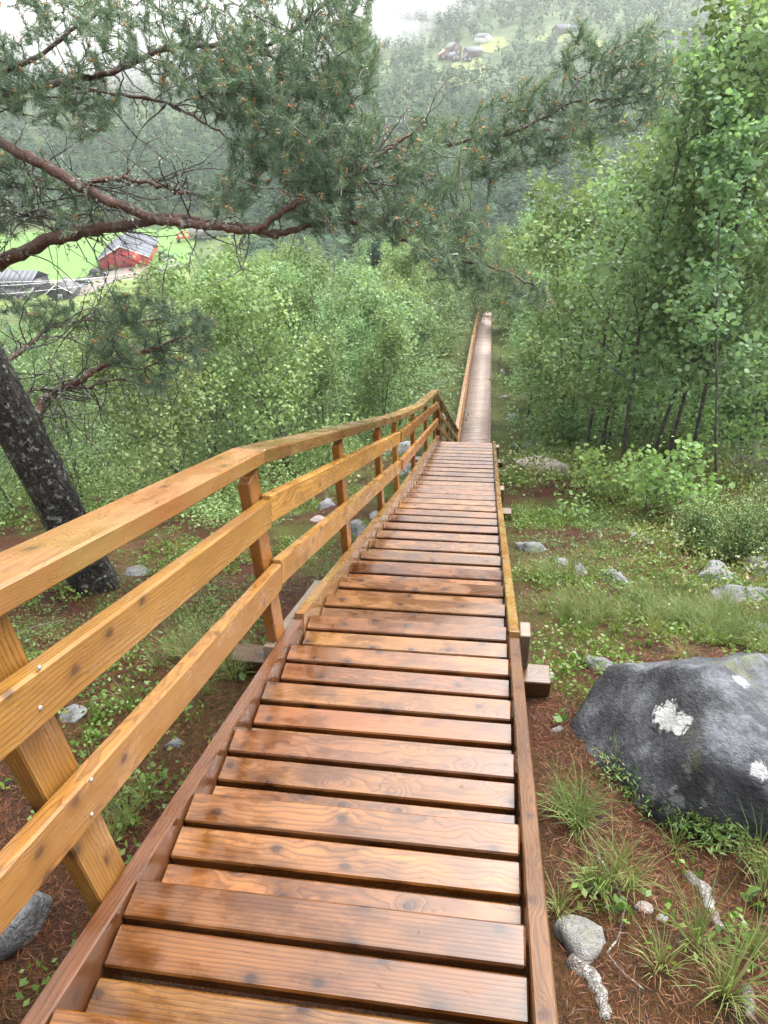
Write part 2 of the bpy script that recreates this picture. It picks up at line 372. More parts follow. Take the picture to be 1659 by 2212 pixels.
def ground_mat():
    m, t, p, out = newmat('forest_floor'); g = G(t); tc = g.n('TexCoord').outputs['Object']
    a = g.noise(tc, 1.1, 5, .6); b = g.noise(tc, 5.5, 6, .65); c = g.noise(tc, 40, 5, .7); d = g.noise(tc, 130, 3, .7)
    st = g.noise(g.vmath('MULTIPLY', tc, (1, 1, .2)), 90, 2, .6, 2.5)
    col = g.mix(g.rng_(c.outputs['Fac'], .32, .68), (.020, .008, .005, 1), (.085, .029, .012, 1))
    col = g.mix(g.rng_(st.outputs['Fac'], .55, .68, 0, .75), col, (.14, .052, .023, 1))
    col = g.mix(g.rng_(b.outputs['Fac'], .52, .66, 0, .8), col, (.018, .012, .010, 1))
    gm = g.math('MULTIPLY', g.rng_(a.outputs['Fac'], .44, .58), g.rng_(c.outputs['Fac'], .3, .55))
    gm = g.math('MULTIPLY', gm, g.rng_(g.n('SeparateXYZ', i_0=tc).outputs[1], 1.5, 3.2, .18, 1))
    gcol = g.mix(g.rng_(d.outputs['Fac'], .35, .65), (.03, .046, .009, 1), (.11, .14, .026, 1))
    col = g.mix(g.math('MULTIPLY', gm, .8), col, gcol)
    # beyond the near slope the floor is overgrown
    y = g.n('SeparateXYZ', i_0=tc).outputs[1]
    f1 = g.noise(tc, .6, 5, .7)
    under = g.mix(g.rng_(f1.outputs['Fac'], .35, .65), (.035, .05, .016, 1), (.10, .125, .04, 1))
    col = g.mix(g.rng_(y, 9, 18, 0, .85), col, under)
    fl = g.mix(g.rng_(g.noise(tc, .12, 4).outputs['Fac'], .4, .6), (.035, .06, .02, 1), (.08, .11, .04, 1))
    col = g.mix(g.rng_(y, 60, 130), col, fl)
    t.links.new(col, p.inputs['Base Color']); p.inputs['Roughness'].default_value = .8; p.inputs['Specular IOR Level'].default_value = .15
    h = g.math('ADD', c.outputs['Fac'], g.math('MULTIPLY', d.outputs['Fac'], .5)); h = g.math('ADD', h, g.math('MULTIPLY', st.outputs['Fac'], .6))
    t.links.new(g.bump(h, .9, .03), p.inputs['Normal'])
    return m
M['ground'] = ground_mat()

# ------------------------------------------------------------------ GROUND SHEET
def graded(lo, hi, d0, g):
    a = [0.0]; d = d0
    while a[-1] < hi: a.append(a[-1]+d); d *= g
    b = [0.0]; d = d0
    while b[-1] > lo: b.append(b[-1]-d); d *= g
    return np.array(sorted(set(a+b)))
gx = graded(-560, 420, .06, 1.038)
gy = [-6.0]; d = .08
while gy[-1] < 920: gy.append(gy[-1]+d); d = .08 if gy[-1] < 9 else d*1.028
gy = np.array(gy); gy[-1] = 920
XX, YY = np.meshgrid(gx, gy); ZZ = gnd(XX, YY)
nx, ny = len(gx), len(gy)
i = (np.arange(ny-1)[:, None]*nx+np.arange(nx-1)[None]).ravel()
ground = mobj('ground', raw_mesh('ground', np.stack([XX, YY, ZZ], -1).reshape(-1, 3), [np.stack([i, i+1, i+nx+1, i+nx], 1)], smooth=True), M['ground'])
tag(ground, 'sloping forest floor falling away into the valley', None, None, 'structure')

# ------------------------------------------------------------------ STAIRCASE
XL, XR = -.83, .15
XC = (XL+XR)/2; TW = XR-XL
RUN = .34
stair = empty('wooden_staircase', (XC, .85, -1.78))
tag(stair, 'long wet brown wooden staircase with a railing descending the hillside', 'staircase')
so = Vector(stair.location)
def sv(x, y, z): return (x-so.x, y-so.y, z-so.z)
tread_me = [bbox_mesh('tread_plank', TW-.006, .095, .046, .005) for _ in range(2)]
for me in tread_me: me.materials.append(M['tread'])
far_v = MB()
nk = 0
for k in range(-4, 210):
    yk = .85+RUN*k; zk = float(nos(yk))
    if yk > 69: break
    near = yk <= 11.6
    for j in range(3):
        yc = yk-.0475-j*(RUN/3 if near else .092)
        if near:
            o = link(bpy.data.objects.new('tread_plank', tread_me[nk % 2]), stair); nk += 1
            o.location = sv(XC+random.uniform(-.003, .003), yc+random.uniform(-.002, .002), zk-.023+random.uniform(-.002, .002))
            o.rotation_euler = (random.uniform(-.008, .008), random.uniform(-.003, .003), random.uniform(-.004, .004)+(math.pi if random.random() < .5 else 0))
        else:
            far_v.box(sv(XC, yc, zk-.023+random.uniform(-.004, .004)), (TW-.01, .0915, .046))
o = far_v.obj('far_tread_planks', M['far_tread_painted_sheen'], stair); tag(o, kind='stuff')
def dz(y, off): return float(nos(y))+off
def poly_beams(name, x, ys, offs, W, H, mat):
    for (y0, y1), (o0, o1) in zip(zip(ys[:-1], ys[1:]), offs):
        beam(name, sv(x, y0, dz(y0, o0)-H/2), sv(x, y1, dz(y1, o1)-H/2), W, H, mat, stair)
# stringers; top edge near the nosings on the first flight, proud of them below
LS = [(-1.0, 2.40), (2.42, 6.1), (6.12, 11.5), (11.5, 20.0), (20.0, 29.6), (29.6, 39.34), (39.34, 48.4), (48.4, 57.5), (57.5, 69.)]
for n, (a, b) in enumerate(LS):
    lo = -.02 if n == 0 else .10
    if n == 0: lo2 = .02
    else: lo2 = lo
    if n == 1: lo = .045
    ro = -.01 if n == 0 else .015
    for q in range(2):
        H = .2
        mid = (a+b)/2
        # follow the break in slope inside a board by using its chord
        x = XL-.026 if q == 0 else XR+.027
        f0, f1 = (lo, lo2) if q == 0 else (ro, ro)
        mt = M['stringer'] if (n == 0 or n > 2) else M['handrail']
        beam('stringer', sv(x, a, dz(a, f0)-H/2), sv(x, b, dz(b, f1)-H/2), .05, H, mt, stair)
# second outer board behind the joint on the left
beam('stringer', sv(XL-.078, 2.1, dz(2.1, .02)-.1), sv(XL-.078, 3.0, dz(3.0, .03)-.1), .046, .19, M['greywood'], stair)
# railing: posts stand outside the left stringer
PY = [-.48, .83, 2.25, 3.80, 5.28, 6.33, 7.95, 9.75, 11.45]
PX = XL-.052-.024
for y in PY:
    top = dz(y, .96)-.075
    b = float(gnd(PX, y))-.15
    beam('post', sv(PX-.002*(y > 0), y, b), sv(PX-.002*(y > 0), y, top), .12, .048, M['rail'], stair, roll=0)
yy = 13.2
while yy < 68:
    beam('post', sv(PX, yy, float(gnd(PX, yy))-.2), sv(PX, yy, dz(yy, .94)-.05), .1, .048, M['rail'], stair); yy += 2.1
HX = XL-.068
HR = [(-1.4, 2.27, .985, 1.0), (2.275, 6.30, 1.0, .985), (6.305, 8.6, .985, .99), (8.61, 11.62, .99, 1.05)]
for a, b, oa, ob in HR:
    beam('handrail', sv(HX, a, dz(a, oa)-.03), sv(HX, b, dz(b, ob)-.03), .135, .058, M['handrail'], stair, bev=.006)
FR = [(11.62, 20.2, .98), (20.2, 29.6, .95), (29.6, 39.6, .95), (39.9, 48.4, .95), (48.4, 57.6, .95), (57.6, 68.8, .95)]
for a, b, off in FR:
    beam('handrail', sv(HX, a, dz(a, off)-.03), sv(HX, b, dz(b, off)-.03), .13, .055, M['handrail'], stair)
BX = XL-.052+.027
BD = [(-1.4, 2.245, 1), (2.252, 6.2, 1), (6.33, 11.42, 1)]
for n, (a, b, s) in enumerate(BD):
    for off, nm in ((.79, 'rail_board'), (.46, 'rail_board')):
        if off == .46 and n == 0: o0 = .43
        else: o0 = off
        bo = beam(nm, sv(BX, a, dz(a, o0)-.06), sv(BX, b, dz(b, off-.02*(n == 0))-.06), .046, .118, M['rail'], stair, bev=.006)
        if n < 2:
            for y in PY:
                if a+.1 < y < b:
                    for s2 in (-1, 1):
                        sc = MB(); sc.disc((0, 0, 0), .0055, (1, 0, 0), .003, 10); so_ = sc.obj('screw', None, bo)
                        so_.data.materials.append(M.setdefault('steel', plain('screw_steel', (.55, .55, .55), .35, .9)))
                        w = Vector(sv(BX+.0235, y+.02*s2, dz(y, o0)-.06+.035*s2))
                        so_.matrix_local = Matrix.LocRotScale(bo.location, bo.rotation_euler, None).inverted()@Matrix.Translation(w)
for a, b, off in FR:
    for q in (.66, .36):
        beam('rail_board', sv(BX, a+.05, dz(a+.05, q)-.05), sv(BX, b-.05, dz(b-.05, q)-.05), .04, .1, M['rail'], stair)
# end brace by the lowest post of the upper railing
beam('brace', sv(PX, 11.5, dz(11.5, .92)), sv(PX, 12.3, dz(12.3, .0)), .045, .1, M['rail'], stair)
beam('brace', sv(PX+.06, 11.48, dz(11.48, .7)), sv(PX+.06, 12.1, dz(12.1, .0)), .045, .08, M['rail'], stair)
# cross sleepers and right support posts
for y, x0, x1 in ((2.42, -1.22, .36), (6.75, -1.2, .34), (10.6, -1.2, .32)):
    zz = float(nos(y))-.27
    beam('sleeper', sv(x0, y, zz), sv(x1, y, zz), .12, .098, M['stringer'], stair)
for y in (2.50, 7.15, 10.9):
    b = float(gnd(XR+.08, y))-.2
    beam('support_post', sv(XR+.079, y, b), sv(XR+.079, y, dz(y, .02)), .098, .05, M['greywood'], stair, roll=0)
for y in (.95, 4.6, 8.9, 13., 17, 22, 27, 32, 37, 42, 47, 52):
    for x in (XL+.1, XR-.1):
        beam('support_post', sv(x, y, float(gnd(x, y))-.3), sv(x, y, dz(y, -.30)), .09, .09, M['greywood'], stair)

# ------------------------------------------------------------------ LEAF / TREE TOOLS
def unit(v): return v/(np.linalg.norm(v, axis=-1, keepdims=True)+1e-9)
def leaf_faces(P, nrm, size, shape, r=rng):
    """P (N,3), nrm (N,3), size (N,) -> verts, faces"""
    n = len(P); nrm = unit(nrm); t = unit(np.cross(nrm, unit(r.normal(size=(n, 3))))); b = np.cross(nrm, t)
    if shape == 'round':
        a = np.arange(6)/6*2*np.pi; u = np.cos(a)*.5; w = np.sin(a)*.46; lift = .06*np.cos(2*a)
    elif shape == 'oval':
        u = np.array([-.5, 0, .5, 0]); w = np.array([0, .33, 0, -.33]); lift = np.array([0, .07, -.04, .07])
    else:
        u = np.array([-.5, 0, .5, 0]); w = np.array([0, .12, 0, -.12]); lift = np.array([0, 0, -.05, 0])
    k = len(u)
    v = P[:, None]+size[:, None, None]*(t[:, None]*u[None, :, None]+b[:, None]*w[None, :, None]+nrm[:, None]*lift[None, :, None])
    return v.reshape(-1, 3), np.arange(n*k).reshape(n, k)
def wander(p0, d, L, n, r, curl=.25, up=0.0):
    pts = [np.array(p0, float)]; d = unit(np.array(d, float))
    for _ in range(n):
        d = unit(d+r.normal(size=3)*curl/n**.5+np.array([0, 0, up/n])); pts.append(pts[-1]+d*L/n)
    return np.array(pts)
def decid(seed, h, cr, nbr, nleaf, lsize, shape, base=.25, tr=.03, lean=(0, 0), stems=1, spread=.16, fill=1.0):
    """returns (wood MB, leaf verts, leaf faces, rnd)"""
    r = np.random.default_rng(seed); wood = MB(); tips = []
    for s in range(stems):
        d0 = np.array([lean[0]+r.normal()*.06*stems, lean[1]+r.normal()*.06*stems, 1.0])
        tp = wander((r.normal()*.05*(stems > 1), r.normal()*.05*(stems > 1), -.1), d0, h*(1-.12*s), 9, r, .13, .14)
        wood.tube(tp, np.linspace(tr, tr*.18, len(tp)), 6)
        L = len(tp)-1
        for bI in range(nbr//stems):
            f = base+(1-base)*((bI+r.random())/(nbr//stems)); ii = f*L; k = min(int(ii), L-1); p = tp[k]+(tp[k+1]-tp[k])*(ii-k)
            az = bI*2.399+r.normal()*.4; rel = (f-base)/(1-base)
            prof = cr*(1.0-.72*rel**1.4)*(.55+.45*min(1, rel*4+.25))
            bl = prof*(.75+.5*r.random())
            bp = wander(p, (math.cos(az), math.sin(az), .35+.7*rel), bl, 5, r, .35, .35)
            wood.tube(bp, np.linspace(tr*(.42-.25*rel), tr*.07+.001, len(bp)), 4)
            for q in range(1, len(bp)):
                tips.append((bp[q], .6+.4*q/5))
                for _ in range(2):
                    sp = wander(bp[q], unit(bp[q]-bp[q-1])+r.normal(size=3)*.7, bl*.35*(.5+r.random()), 3, r, .4)
                    wood.tube(sp, [tr*.09+.001, tr*.06+.001, .0015, .001], 3)
                    tips += [(sp[1], .8), (sp[2], 1.), (sp[3], 1.1)]
        tips.append((tp[-1], 1.)); tips.append((tp[-2], 1.))
    T = np.array([t[0] for t in tips]); W = np.array([t[1] for t in tips])*r.random(len(tips))**2.2; W /= W.sum()
    idx = r.choice(len(T), nleaf, p=W); P = T[idx]+r.normal(size=(nleaf, 3))*cr*spread*.5
    nrm = r.normal(size=(nleaf, 3))*.75+np.array([0, 0, .75])
    sz = lsize*(.6+.7*r.random(nleaf))
    v, f = leaf_faces(P, nrm, sz, shape, r)
    cl = r.random(len(T))[idx]
    return wood, v, f, np.clip(.55*r.random(nleaf)+.45*cl, 0, 1)
def tree_thing(name, parts, loc, rz, sc, wmat, lmat, label, cat, group=None):
    t = empty(name, loc, rz); t.scale = (sc, sc, sc*1.0)
    link(bpy.data.objects.new('trunk', parts[0]), t)
    c = link(bpy.data.objects.new('crown', parts[1]), t); c['kind'] = 'stuff'
    return tag(t, label, cat, group)
def tree_meshes(name, gen, wmat, lmat):
    wood, v, f, rn = gen
    a = wood.mesh(name+'_trunk', True); a.materials.append(wmat)
    b = raw_mesh(name+'_crown', v, [f], rn); b.materials.append(lmat)
    return a, b

# ------------------------------------------------------------------ BIG PINE ON THE LEFT
pine_base = hit(207, 1268); pine_base[2] = float(gnd(pine_base[0], pine_base[1]))
pine = empty('pine_tree', tuple(pine_base))
tag(pine, 'big old pine with dark lichened trunk left of the railing, branches overhanging the stairs', 'tree')
PB = pine_base
tk = MB()
D0 = float(np.dot(PB, FWD))
dv = np.array([[0, 0, -.3], [0, 0, 0], [-.02, .01, .25], [-.06, .02, .7], [-.16, .03, 1.4], [-.30, .02, 2.2], [-.42, 0, 3.0], [-.50, -.02, 4.0], [-.52, 0, 5.2], [-.45, 0, 6.6]])
rad = [.24, .18, .152, .145, .142, .138, .14, .125, .1, .04]
def dense(pts, n):
    pts = np.asarray(pts, float); s = np.concatenate([[0], np.cumsum(np.linalg.norm(np.diff(pts, axis=0), axis=1))])
    u = np.linspace(0, s[-1], n); return np.stack([np.interp(u, s, pts[:, k]) for k in range(pts.shape[1])], 1)
dd = dense(np.column_stack([dv, rad]), 60)
tp, tr_ = dd[:, :3], dd[:, 3]
sides = 28
th = np.arange(sides)/sides*2*np.pi
vv = []
for a, (p, rr) in enumerate(zip(tp, tr_)):
    fl = 1+.16*np.exp(-max(p[2], 0)/.16)*np.cos(5*th+.6)+.05*np.sin(3*th+.9*a*.2)+.035*np.sin(9*th+a*.7)+rng.normal(size=sides)*.022
    vv.append(np.stack([p[0]+rr*fl*np.cos(th), p[1]+rr*fl*np.sin(th), np.full(sides, p[2])], 1))
tk.add(np.concatenate(vv), np.stack([(np.arange(59)[:, None]*sides+np.arange(sides)[None]), (np.arange(59)[:, None]*sides+(np.arange(sides)+1)[None] % sides), (np.arange(59)[:, None]*sides+sides+(np.arange(sides)+1)[None] % sides), (np.arange(59)[:, None]*sides+sides+np.arange(sides)[None])], -1).reshape(-1, 4))
tk.obj('trunk', M['pine_bark'], pine, True)
# limbs: photo path with distance
def path(lst): return np.array([at(a, b, c) for a, b, c in lst])-PB
def trunk_at(z):                          # local trunk centre at world height z
    i_ = np.interp(z-PB[2], dv[:, 2], np.arange(len(dv))); return np.array([np.interp(i_, np.arange(len(dv)), dv[:, k]) for k in range(3)])
limbs = []
def limb(lst, r0, r1, z0=None, name='limb', mat='pine_limb'):
    p = path(lst)
    if z0 is not None: p = np.vstack([trunk_at(z0), p])
    p = dense(p, max(14, int(len(p)*6)))
    p[1:-1] = (p[:-2]+2*p[1:-1]+p[2:])/4
    p[1:-1] = (p[:-2]+2*p[1:-1]+p[2:])/4
    n = len(p); p += rng.normal(size=p.shape)*.006
    rd = np.linspace(r0, r1, n)*(1+.06*rng.normal(size=n))
    mb = MB(); mb.tube(p, rd, 9 if r0 > .02 else 6); mb.obj(name, M[mat], pine, True); limbs.append(p); return p
L1 = limb([(-40, 592, 4.75), (20, 560, 4.7), (90, 524, 4.62), (200, 492, 4.55), (330, 476, 4.5), (400, 473, 4.5), (480, 486, 4.5), (560, 500, 4.5), (600, 512, 4.5)], .062, .020, -.75)
L2 = limb([(-40, 285, 4.6), (0, 305, 4.55), (50, 335, 4.5), (130, 376, 4.45), (200, 416, 4.4), (280, 455, 4.42), (350, 477, 4.43)], .042, .030, .75)
L2b = limb([(350, 477, 4.42), (440, 487, 4.4), (530, 497, 4.4), (572, 492, 4.4), (585, 472, 4.4), (632, 441, 4.4), (690, 422, 4.4), (735, 395, 4.4), (790, 352, 4.4), (850, 316, 4.4), (905, 278, 4.4)], .028, .009)
L3 = limb([(180, 405, 4.4), (210, 386, 4.4), (280, 387, 4.38), (350, 402, 4.35), (380, 416, 4.3), (415, 415, 4.3)], .018, .010)
L4 = limb([(-40, 235, 4.7), (0, 215, 4.6), (60, 193, 4.6), (130, 180, 4.6), (200, 166, 4.6), (270, 147, 4.6), (330, 118, 4.6), (370, 98, 4.6), (440, 100, 4.6), (520, 95, 4.6), (585, 100, 4.6), (640, 60, 4.6), (705, 12, 4.6)], .040, .010, 1.15, mat='limb2')
L5 = limb([(-60, 190, 4.6), (0, 165, 4.6), (30, 141, 4.6), (75, 130, 4.6), (160, 60, 4.6), (260, 10, 4.6)], .034, .010, 1.25, mat='limb2')
L6 = limb([(590, 508, 4.5), (700, 480, 4.6), (780, 482, 4.7), (846, 500, 4.7), (905, 537, 4.7), (980, 560, 4.8), (1054, 574, 4.8), (1120, 600, 4.85), (1175, 632, 4.9)], .022, .005, mat='limb2')
L7 = limb([(632, 441, 4.4), (700, 400, 4.6), (800, 365, 4.8), (937, 319, 4.9), (1040, 300, 4.9), (1100, 290, 4.9), (1155, 266, 4.9), (1234, 219, 4.9), (1314, 216, 4.9), (1385, 205, 4.9), (1455, 175, 4.9)], .022, .005, mat='limb2')
L7b = limb([(1100, 290, 4.9), (1190, 245, 4.9), (1290, 130, 4.9), (1400, 60, 4.9)], .008, .004, mat='limb2')
L7c = limb([(1240, 240, 4.9), (1330, 230, 4.9), (1430, 210, 4.9)], .008, .004, mat='limb2')
L8 = limb([(88, 866, 5.0), (130, 842, 4.95), (175, 822, 4.9), (200, 800, 4.9), (255, 778, 4.85), (322, 756, 4.85), (380, 735, 4.85)], .034, .009, -2.3)
L9 = limb([(60, 842, 5.0), (150, 838, 4.9), (215, 832, 4.9), (300, 810, 4.9), (355, 770, 4.9)], .014, .004, -2.15, mat='limb2')
L10 = limb([(120, 700, 5.3), (200, 690, 5.2), (280, 700, 5.1), (350, 690, 5.1)], .02, .005, -1.75)
L11 = limb([(520, 95, 4.6), (600, 130, 4.6), (680, 180, 4.6), (740, 250, 4.6), (770, 330, 4.6)], .014, .005, mat='limb2')
L12 = limb([(130, 180, 4.6), (230, 200, 4.55), (350, 215, 4.5), (450, 270, 4.5), (540, 330, 4.5)], .014, .005, mat='limb2')
L13 = limb([(846, 500, 4.7), (930, 440, 4.7), (1010, 380, 4.7), (1060, 340, 4.7)], .010, .004, mat='limb2')
L14 = limb([(0, 470, 4.6), (60, 455, 4.55), (140, 460, 4.5), (215, 470, 4.5)], .014, .005, -.35, mat='twig')
L15 = limb([(0, 395, 4.7), (70, 400, 4.6), (150, 420, 4.6), (220, 430, 4.5)], .012, .004, .1, mat='twig')
# tuft regions: polygon in photo pixels, distance, count
def inpoly(px, py, poly):
    r_ = np.zeros(len(px), bool); n = len(poly)
    for a in range(n):
        x0, y0 = poly[a]; x1, y1 = poly[(a+1) % n]
        c = ((y0 > py) != (y1 > py)) & (px < (x1-x0)*(py-y0)/(y1-y0+1e-9)+x0); r_ ^= c
    return r_
REG = [([(-60, -60), (790, -60), (800, 60), (815, 130), (760, 200), (640, 250), (500, 240), (380, 205), (250, 140), (120, 130), (-60, 160)], 4.6, .55, 850),
       ([(380, 60), (810, 60), (815, 190), (830, 330), (760, 420), (640, 400), (560, 330), (470, 250)], 4.6, .6, 500),
       ([(500, 300), (800, 250), (900, 260), (1040, 330), (1060, 440), (1050, 580), (960, 600), (850, 520), (700, 500), (600, 480), (440, 440)], 4.6, .55, 580),
       ([(830, 250), (1000, 250), (1200, 130), (1250, 60), (1330, 90), (1410, 40), (1480, 170), (1460, 230), (1330, 300), (1190, 350), (1000, 400), (880, 400)], 4.9, .3, 520),
       ([(950, 540), (1060, 560), (1150, 590), (1210, 640), (1150, 665), (1050, 640), (940, 600)], 4.9, .25, 80),
       ([(200, 650), (300, 625), (400, 650), (470, 705), (440, 790), (330, 850), (240, 800), (180, 730)], 4.9, .4, 180),
       ([(-60, 330), (60, 330), (230, 430), (200, 520), (90, 500), (-60, 540)], 4.7, .35, 110),
       ([(-60, 130), (200, 130), (300, 240), (200, 300), (60, 250), (-60, 260)], 4.7, .4, 190),
       ([(0, 640), (120, 650), (200, 690), (100, 720), (0, 690)], 5.2, .3, 40)]
tuft = []
for poly, d0, sp, cnt in REG:
    a = np.array(poly, float); lo, hi = a.min(0), a.max(0); got = 0
    cl = None
    while got < cnt:
        px = rng.uniform(lo[0], hi[0], 400); py = rng.uniform(lo[1], hi[1], 400)
        k = inpoly(px, py, poly) & (patch(px, py, .022, 1.7) > -.5+rng.normal(size=400)*.22)
        for x, y in zip(px[k], py[k]):
            if got >= cnt: break
            tuft.append(at(x, y, d0+rng.normal()*sp*.55)-PB); got += 1
tuft = np.array(tuft)
nodes = np.concatenate(limbs); 
dist = np.array([np.min(((nodes-t)**2).sum(1)) for t in tuft]); order = np.argsort(dist)
cap = len(nodes)+len(tuft)*5; NB = np.zeros((cap, 3)); NB[:len(nodes)] = nodes; nn = len(nodes)
gen = np.zeros(cap, int)
twigs = MB(); tipd = np.zeros((len(tuft), 3)); tw_thick = MB()
for ti in order:
    t = tuft[ti]; d2 = ((NB[:nn]-t)**2).sum(1); j = int(np.argmin(d2)); p0 = NB[j]; L = math.sqrt(d2[j])
    if L < .06: t = p0+unit(t-p0+1e-4)*.08; L = .08
    mid1 = p0+(t-p0)*.35+rng.normal(size=3)*.09*L+np.array([0, 0, -.09*L]); mid2 = p0+(t-p0)*.7+rng.normal(size=3)*.07*L+np.array([0, 0, -.06*L])
    pts = np.array([p0, mid1, mid2, t]); r0 = min(.009, .0028+.006*L)
    twigs.tube(pts, [r0, r0*.8, r0*.6, r0*.5], 4)
    tipd[ti] = unit(unit(t-mid2)+np.array([0, 0, .25])); tuft[ti] = t
    NB[nn:nn+3] = (mid1, mid2, t); nn += 3
o = twigs.obj('twigs', M['twig'], pine); tag(o, kind='stuff')
# bare dead twigs with lichen
dead = MB(); lp = []
allp = np.concatenate([L1, L2, L2b, L3, L4, L8, L9, L10, L12, L14, L14, L15, L15, L10])
for _ in range(420):
    p = allp[rng.integers(len(allp))]; d = unit(rng.normal(size=3)*np.array([1, .8, .9])+np.array([.4, .2, -.25])); Ln = rng.uniform(.15, .75)
    w = wander(p, d, Ln, 7, rng, .55, rng.normal()*.5); dead.tube(w, np.linspace(.0055, .0015, 8), 4)
    if rng.random() < .6:
        s = wander(w[3], d+rng.normal(size=3)*.6, Ln*.5, 5, rng, .6, .2); dead.tube(s, np.linspace(.003, .001, 6), 3)
    for q in w[1:]:
        if rng.random() < .55: lp += [q+rng.normal(size=3)*.008 for _ in range(5)]
for l_ in (L2, L3, L14, L15, L12, L10):
    for q in l_:
        if rng.random() < .45: lp += [q+rng.normal(size=3)*.022 for _ in range(6)]
o = dead.obj('dead_twigs', M['twig'], pine); tag(o, kind='stuff')
lp = np.array(lp); v, f = leaf_faces(lp, rng.normal(size=lp.shape), rng.uniform(.008, .024, len(lp)), 'oval')
o = mobj('lichen', raw_mesh('lichen', v, [f], rng.random(len(f))), M['lichen'], pine); tag(o, kind='stuff')
# needles
NEED = 68
nt = len(tuft); T = np.repeat(tuft, NEED, 0); Dm = np.repeat(tipd, NEED, 0)
sc = np.repeat(rng.uniform(.8, 1.25, nt), NEED); N_ = len(T)
back = rng.random(N_)**1.2*.14*sc
P0 = T-Dm*(back-.012)[:, None]+rng.normal(size=(N_, 3))*.004
side = rng.normal(size=(N_, 3)); side -= Dm*(side*Dm).sum(1, keepdims=True); side = unit(side)
ang = np.radians(rng.uniform(18, 62, N_)); nd = unit(Dm*np.cos(ang)[:, None]+side*np.sin(ang)[:, None]+np.array([0, 0, -.05]))
ln = rng.uniform(.042, .072, N_)*sc
wd = unit(np.cross(nd, rng.normal(size=(N_, 3))))*.0020
vs = np.stack([P0-wd, P0+wd, P0+nd*ln[:, None]], 1).reshape(-1, 3)
tuftc = np.repeat(rng.random(nt), NEED)
o = mobj('needles', raw_mesh('needles', vs, [np.arange(N_*3).reshape(-1, 3)], np.clip(.4*rng.random(N_)+.35*tuftc+.25*(1-back/.14), 0, 1)), M['pine_needle'], pine); tag(o, kind='stuff')
# orange buds
sel = np.where(rng.random(nt) < .30)[0]; bp = []; 
for ti in sel:
    for _ in range(rng.integers(2, 6)): bp.append((tuft[ti]+tipd[ti]*rng.uniform(-.01, .04)+rng.normal(size=3)*.007, tipd[ti]+rng.normal(size=3)*.4))
bp_p = np.array([b[0] for b in bp]); bp_d = np.array([b[1] for b in bp])
sd_ = unit(np.cross(bp_d, rng.normal(size=bp_d.shape))); s2 = unit(np.cross(bp_d, sd_)); dn = unit(bp_d)
hl = .013; rr = .0055
vs = np.stack([bp_p-dn*hl*.6, bp_p+sd_*rr, bp_p+s2*rr, bp_p-sd_*rr, bp_p-s2*rr, bp_p+dn*hl], 1).reshape(-1, 3)
oct_ = np.array([[0, 2, 1], [0, 3, 2], [0, 4, 3], [0, 1, 4], [5, 1, 2], [5, 2, 3], [5, 3, 4], [5, 4, 1]])
fs = (np.arange(len(bp_p))[:, None, None]*6+oct_[None]).reshape(-1, 3)
o = mobj('buds', raw_mesh('buds', vs, [fs], np.repeat(rng.random(len(bp_p)), 8)), M['cone'], pine); tag(o, kind='stuff')

# ------------------------------------------------------------------ ASPENS AND BIRCHES ON THE RIGHT
def plant_px(px, py): p = hit(px, py); return p[0], p[1], float(gnd(p[0], p[1]))
def on_screen(x, y, z):
    p = np.array([x, y, z]); d = p@FWD
    return (PW/2+FPX*(p@RIGHT)/d, PH/2-FPX*(p@UP)/d) if d > 0 else (-1e4, -1e4)
def cap_right(x, y, z, h):
    for _ in range(20):
        px, py = on_screen(x, y, z+h)
        if py >= np.interp(px, [1000, 1070, 1150, 1250, 1400, 1480, 1560, 1659], [520, 430, 370, 310, 210, 130, 40, -40]): return h
        h *= .95
    return h
ASP = [  # base pixel, height, crown radius, leaves, stems, lean, label
    ((1352, 962), 5.0, 1.15, 5200, 1, (.03, .0), 'dark slender aspen trunk left of its grey neighbour, right of the stairs'),
    ((1378, 968), 4.7, 1.05, 4200, 1, (.04, .02), 'grey lichen-spotted aspen standing close beside a darker slender trunk'),
    ((1476, 900), 4.6, 1.2, 5200, 2, (.05, 0), 'twin-stemmed brownish aspen forking low, behind the big boulder'),
    ((1562, 985), 5.2, 1.2, 5200, 1, (-.02, 0), 'aspen with white peeling lichen on its trunk near the right edge'),
    ((1605, 965), 5.6, 1.2, 5400, 1, (.0, .0), 'thin pale aspen just right of the white-lichened trunk'),
    ((1655, 1000), 5.6, 1.3, 5600, 1, (.02, 0), 'leafy aspen cut off by the right edge of the picture'),
    ((1212, 832), 4.6, 1.3, 5200, 1, (-.03, .0), 'aspen with single straight grey trunk beside the lower stairs'),
    ((1150, 790), 4.2, 1.2, 4600, 2, (.02, 0), 'leafy young aspen leaning over the far stairs'),
    ((1290, 860), 5.0, 1.4, 5600, 1, (0, 0), 'broad bright green aspen behind the brown undergrowth'),
    ((1430, 850), 5.6, 1.5, 5600, 1, (0, 0), 'tall aspen at the back of the right-hand grove'),
    ((1540, 870), 6.4, 1.5, 6000, 2, (0, 0), 'tallest aspen of the right-hand grove with bright crown'),
    ((1640, 880), 6.6, 1.5, 6000, 1, (0, 0), 'tall aspen rising behind the right-edge trees'),
    ((1120, 735), 5.0, 1.4, 5000, 1, (0, 0), 'pale green aspen at the far bend of the stairs'),
]
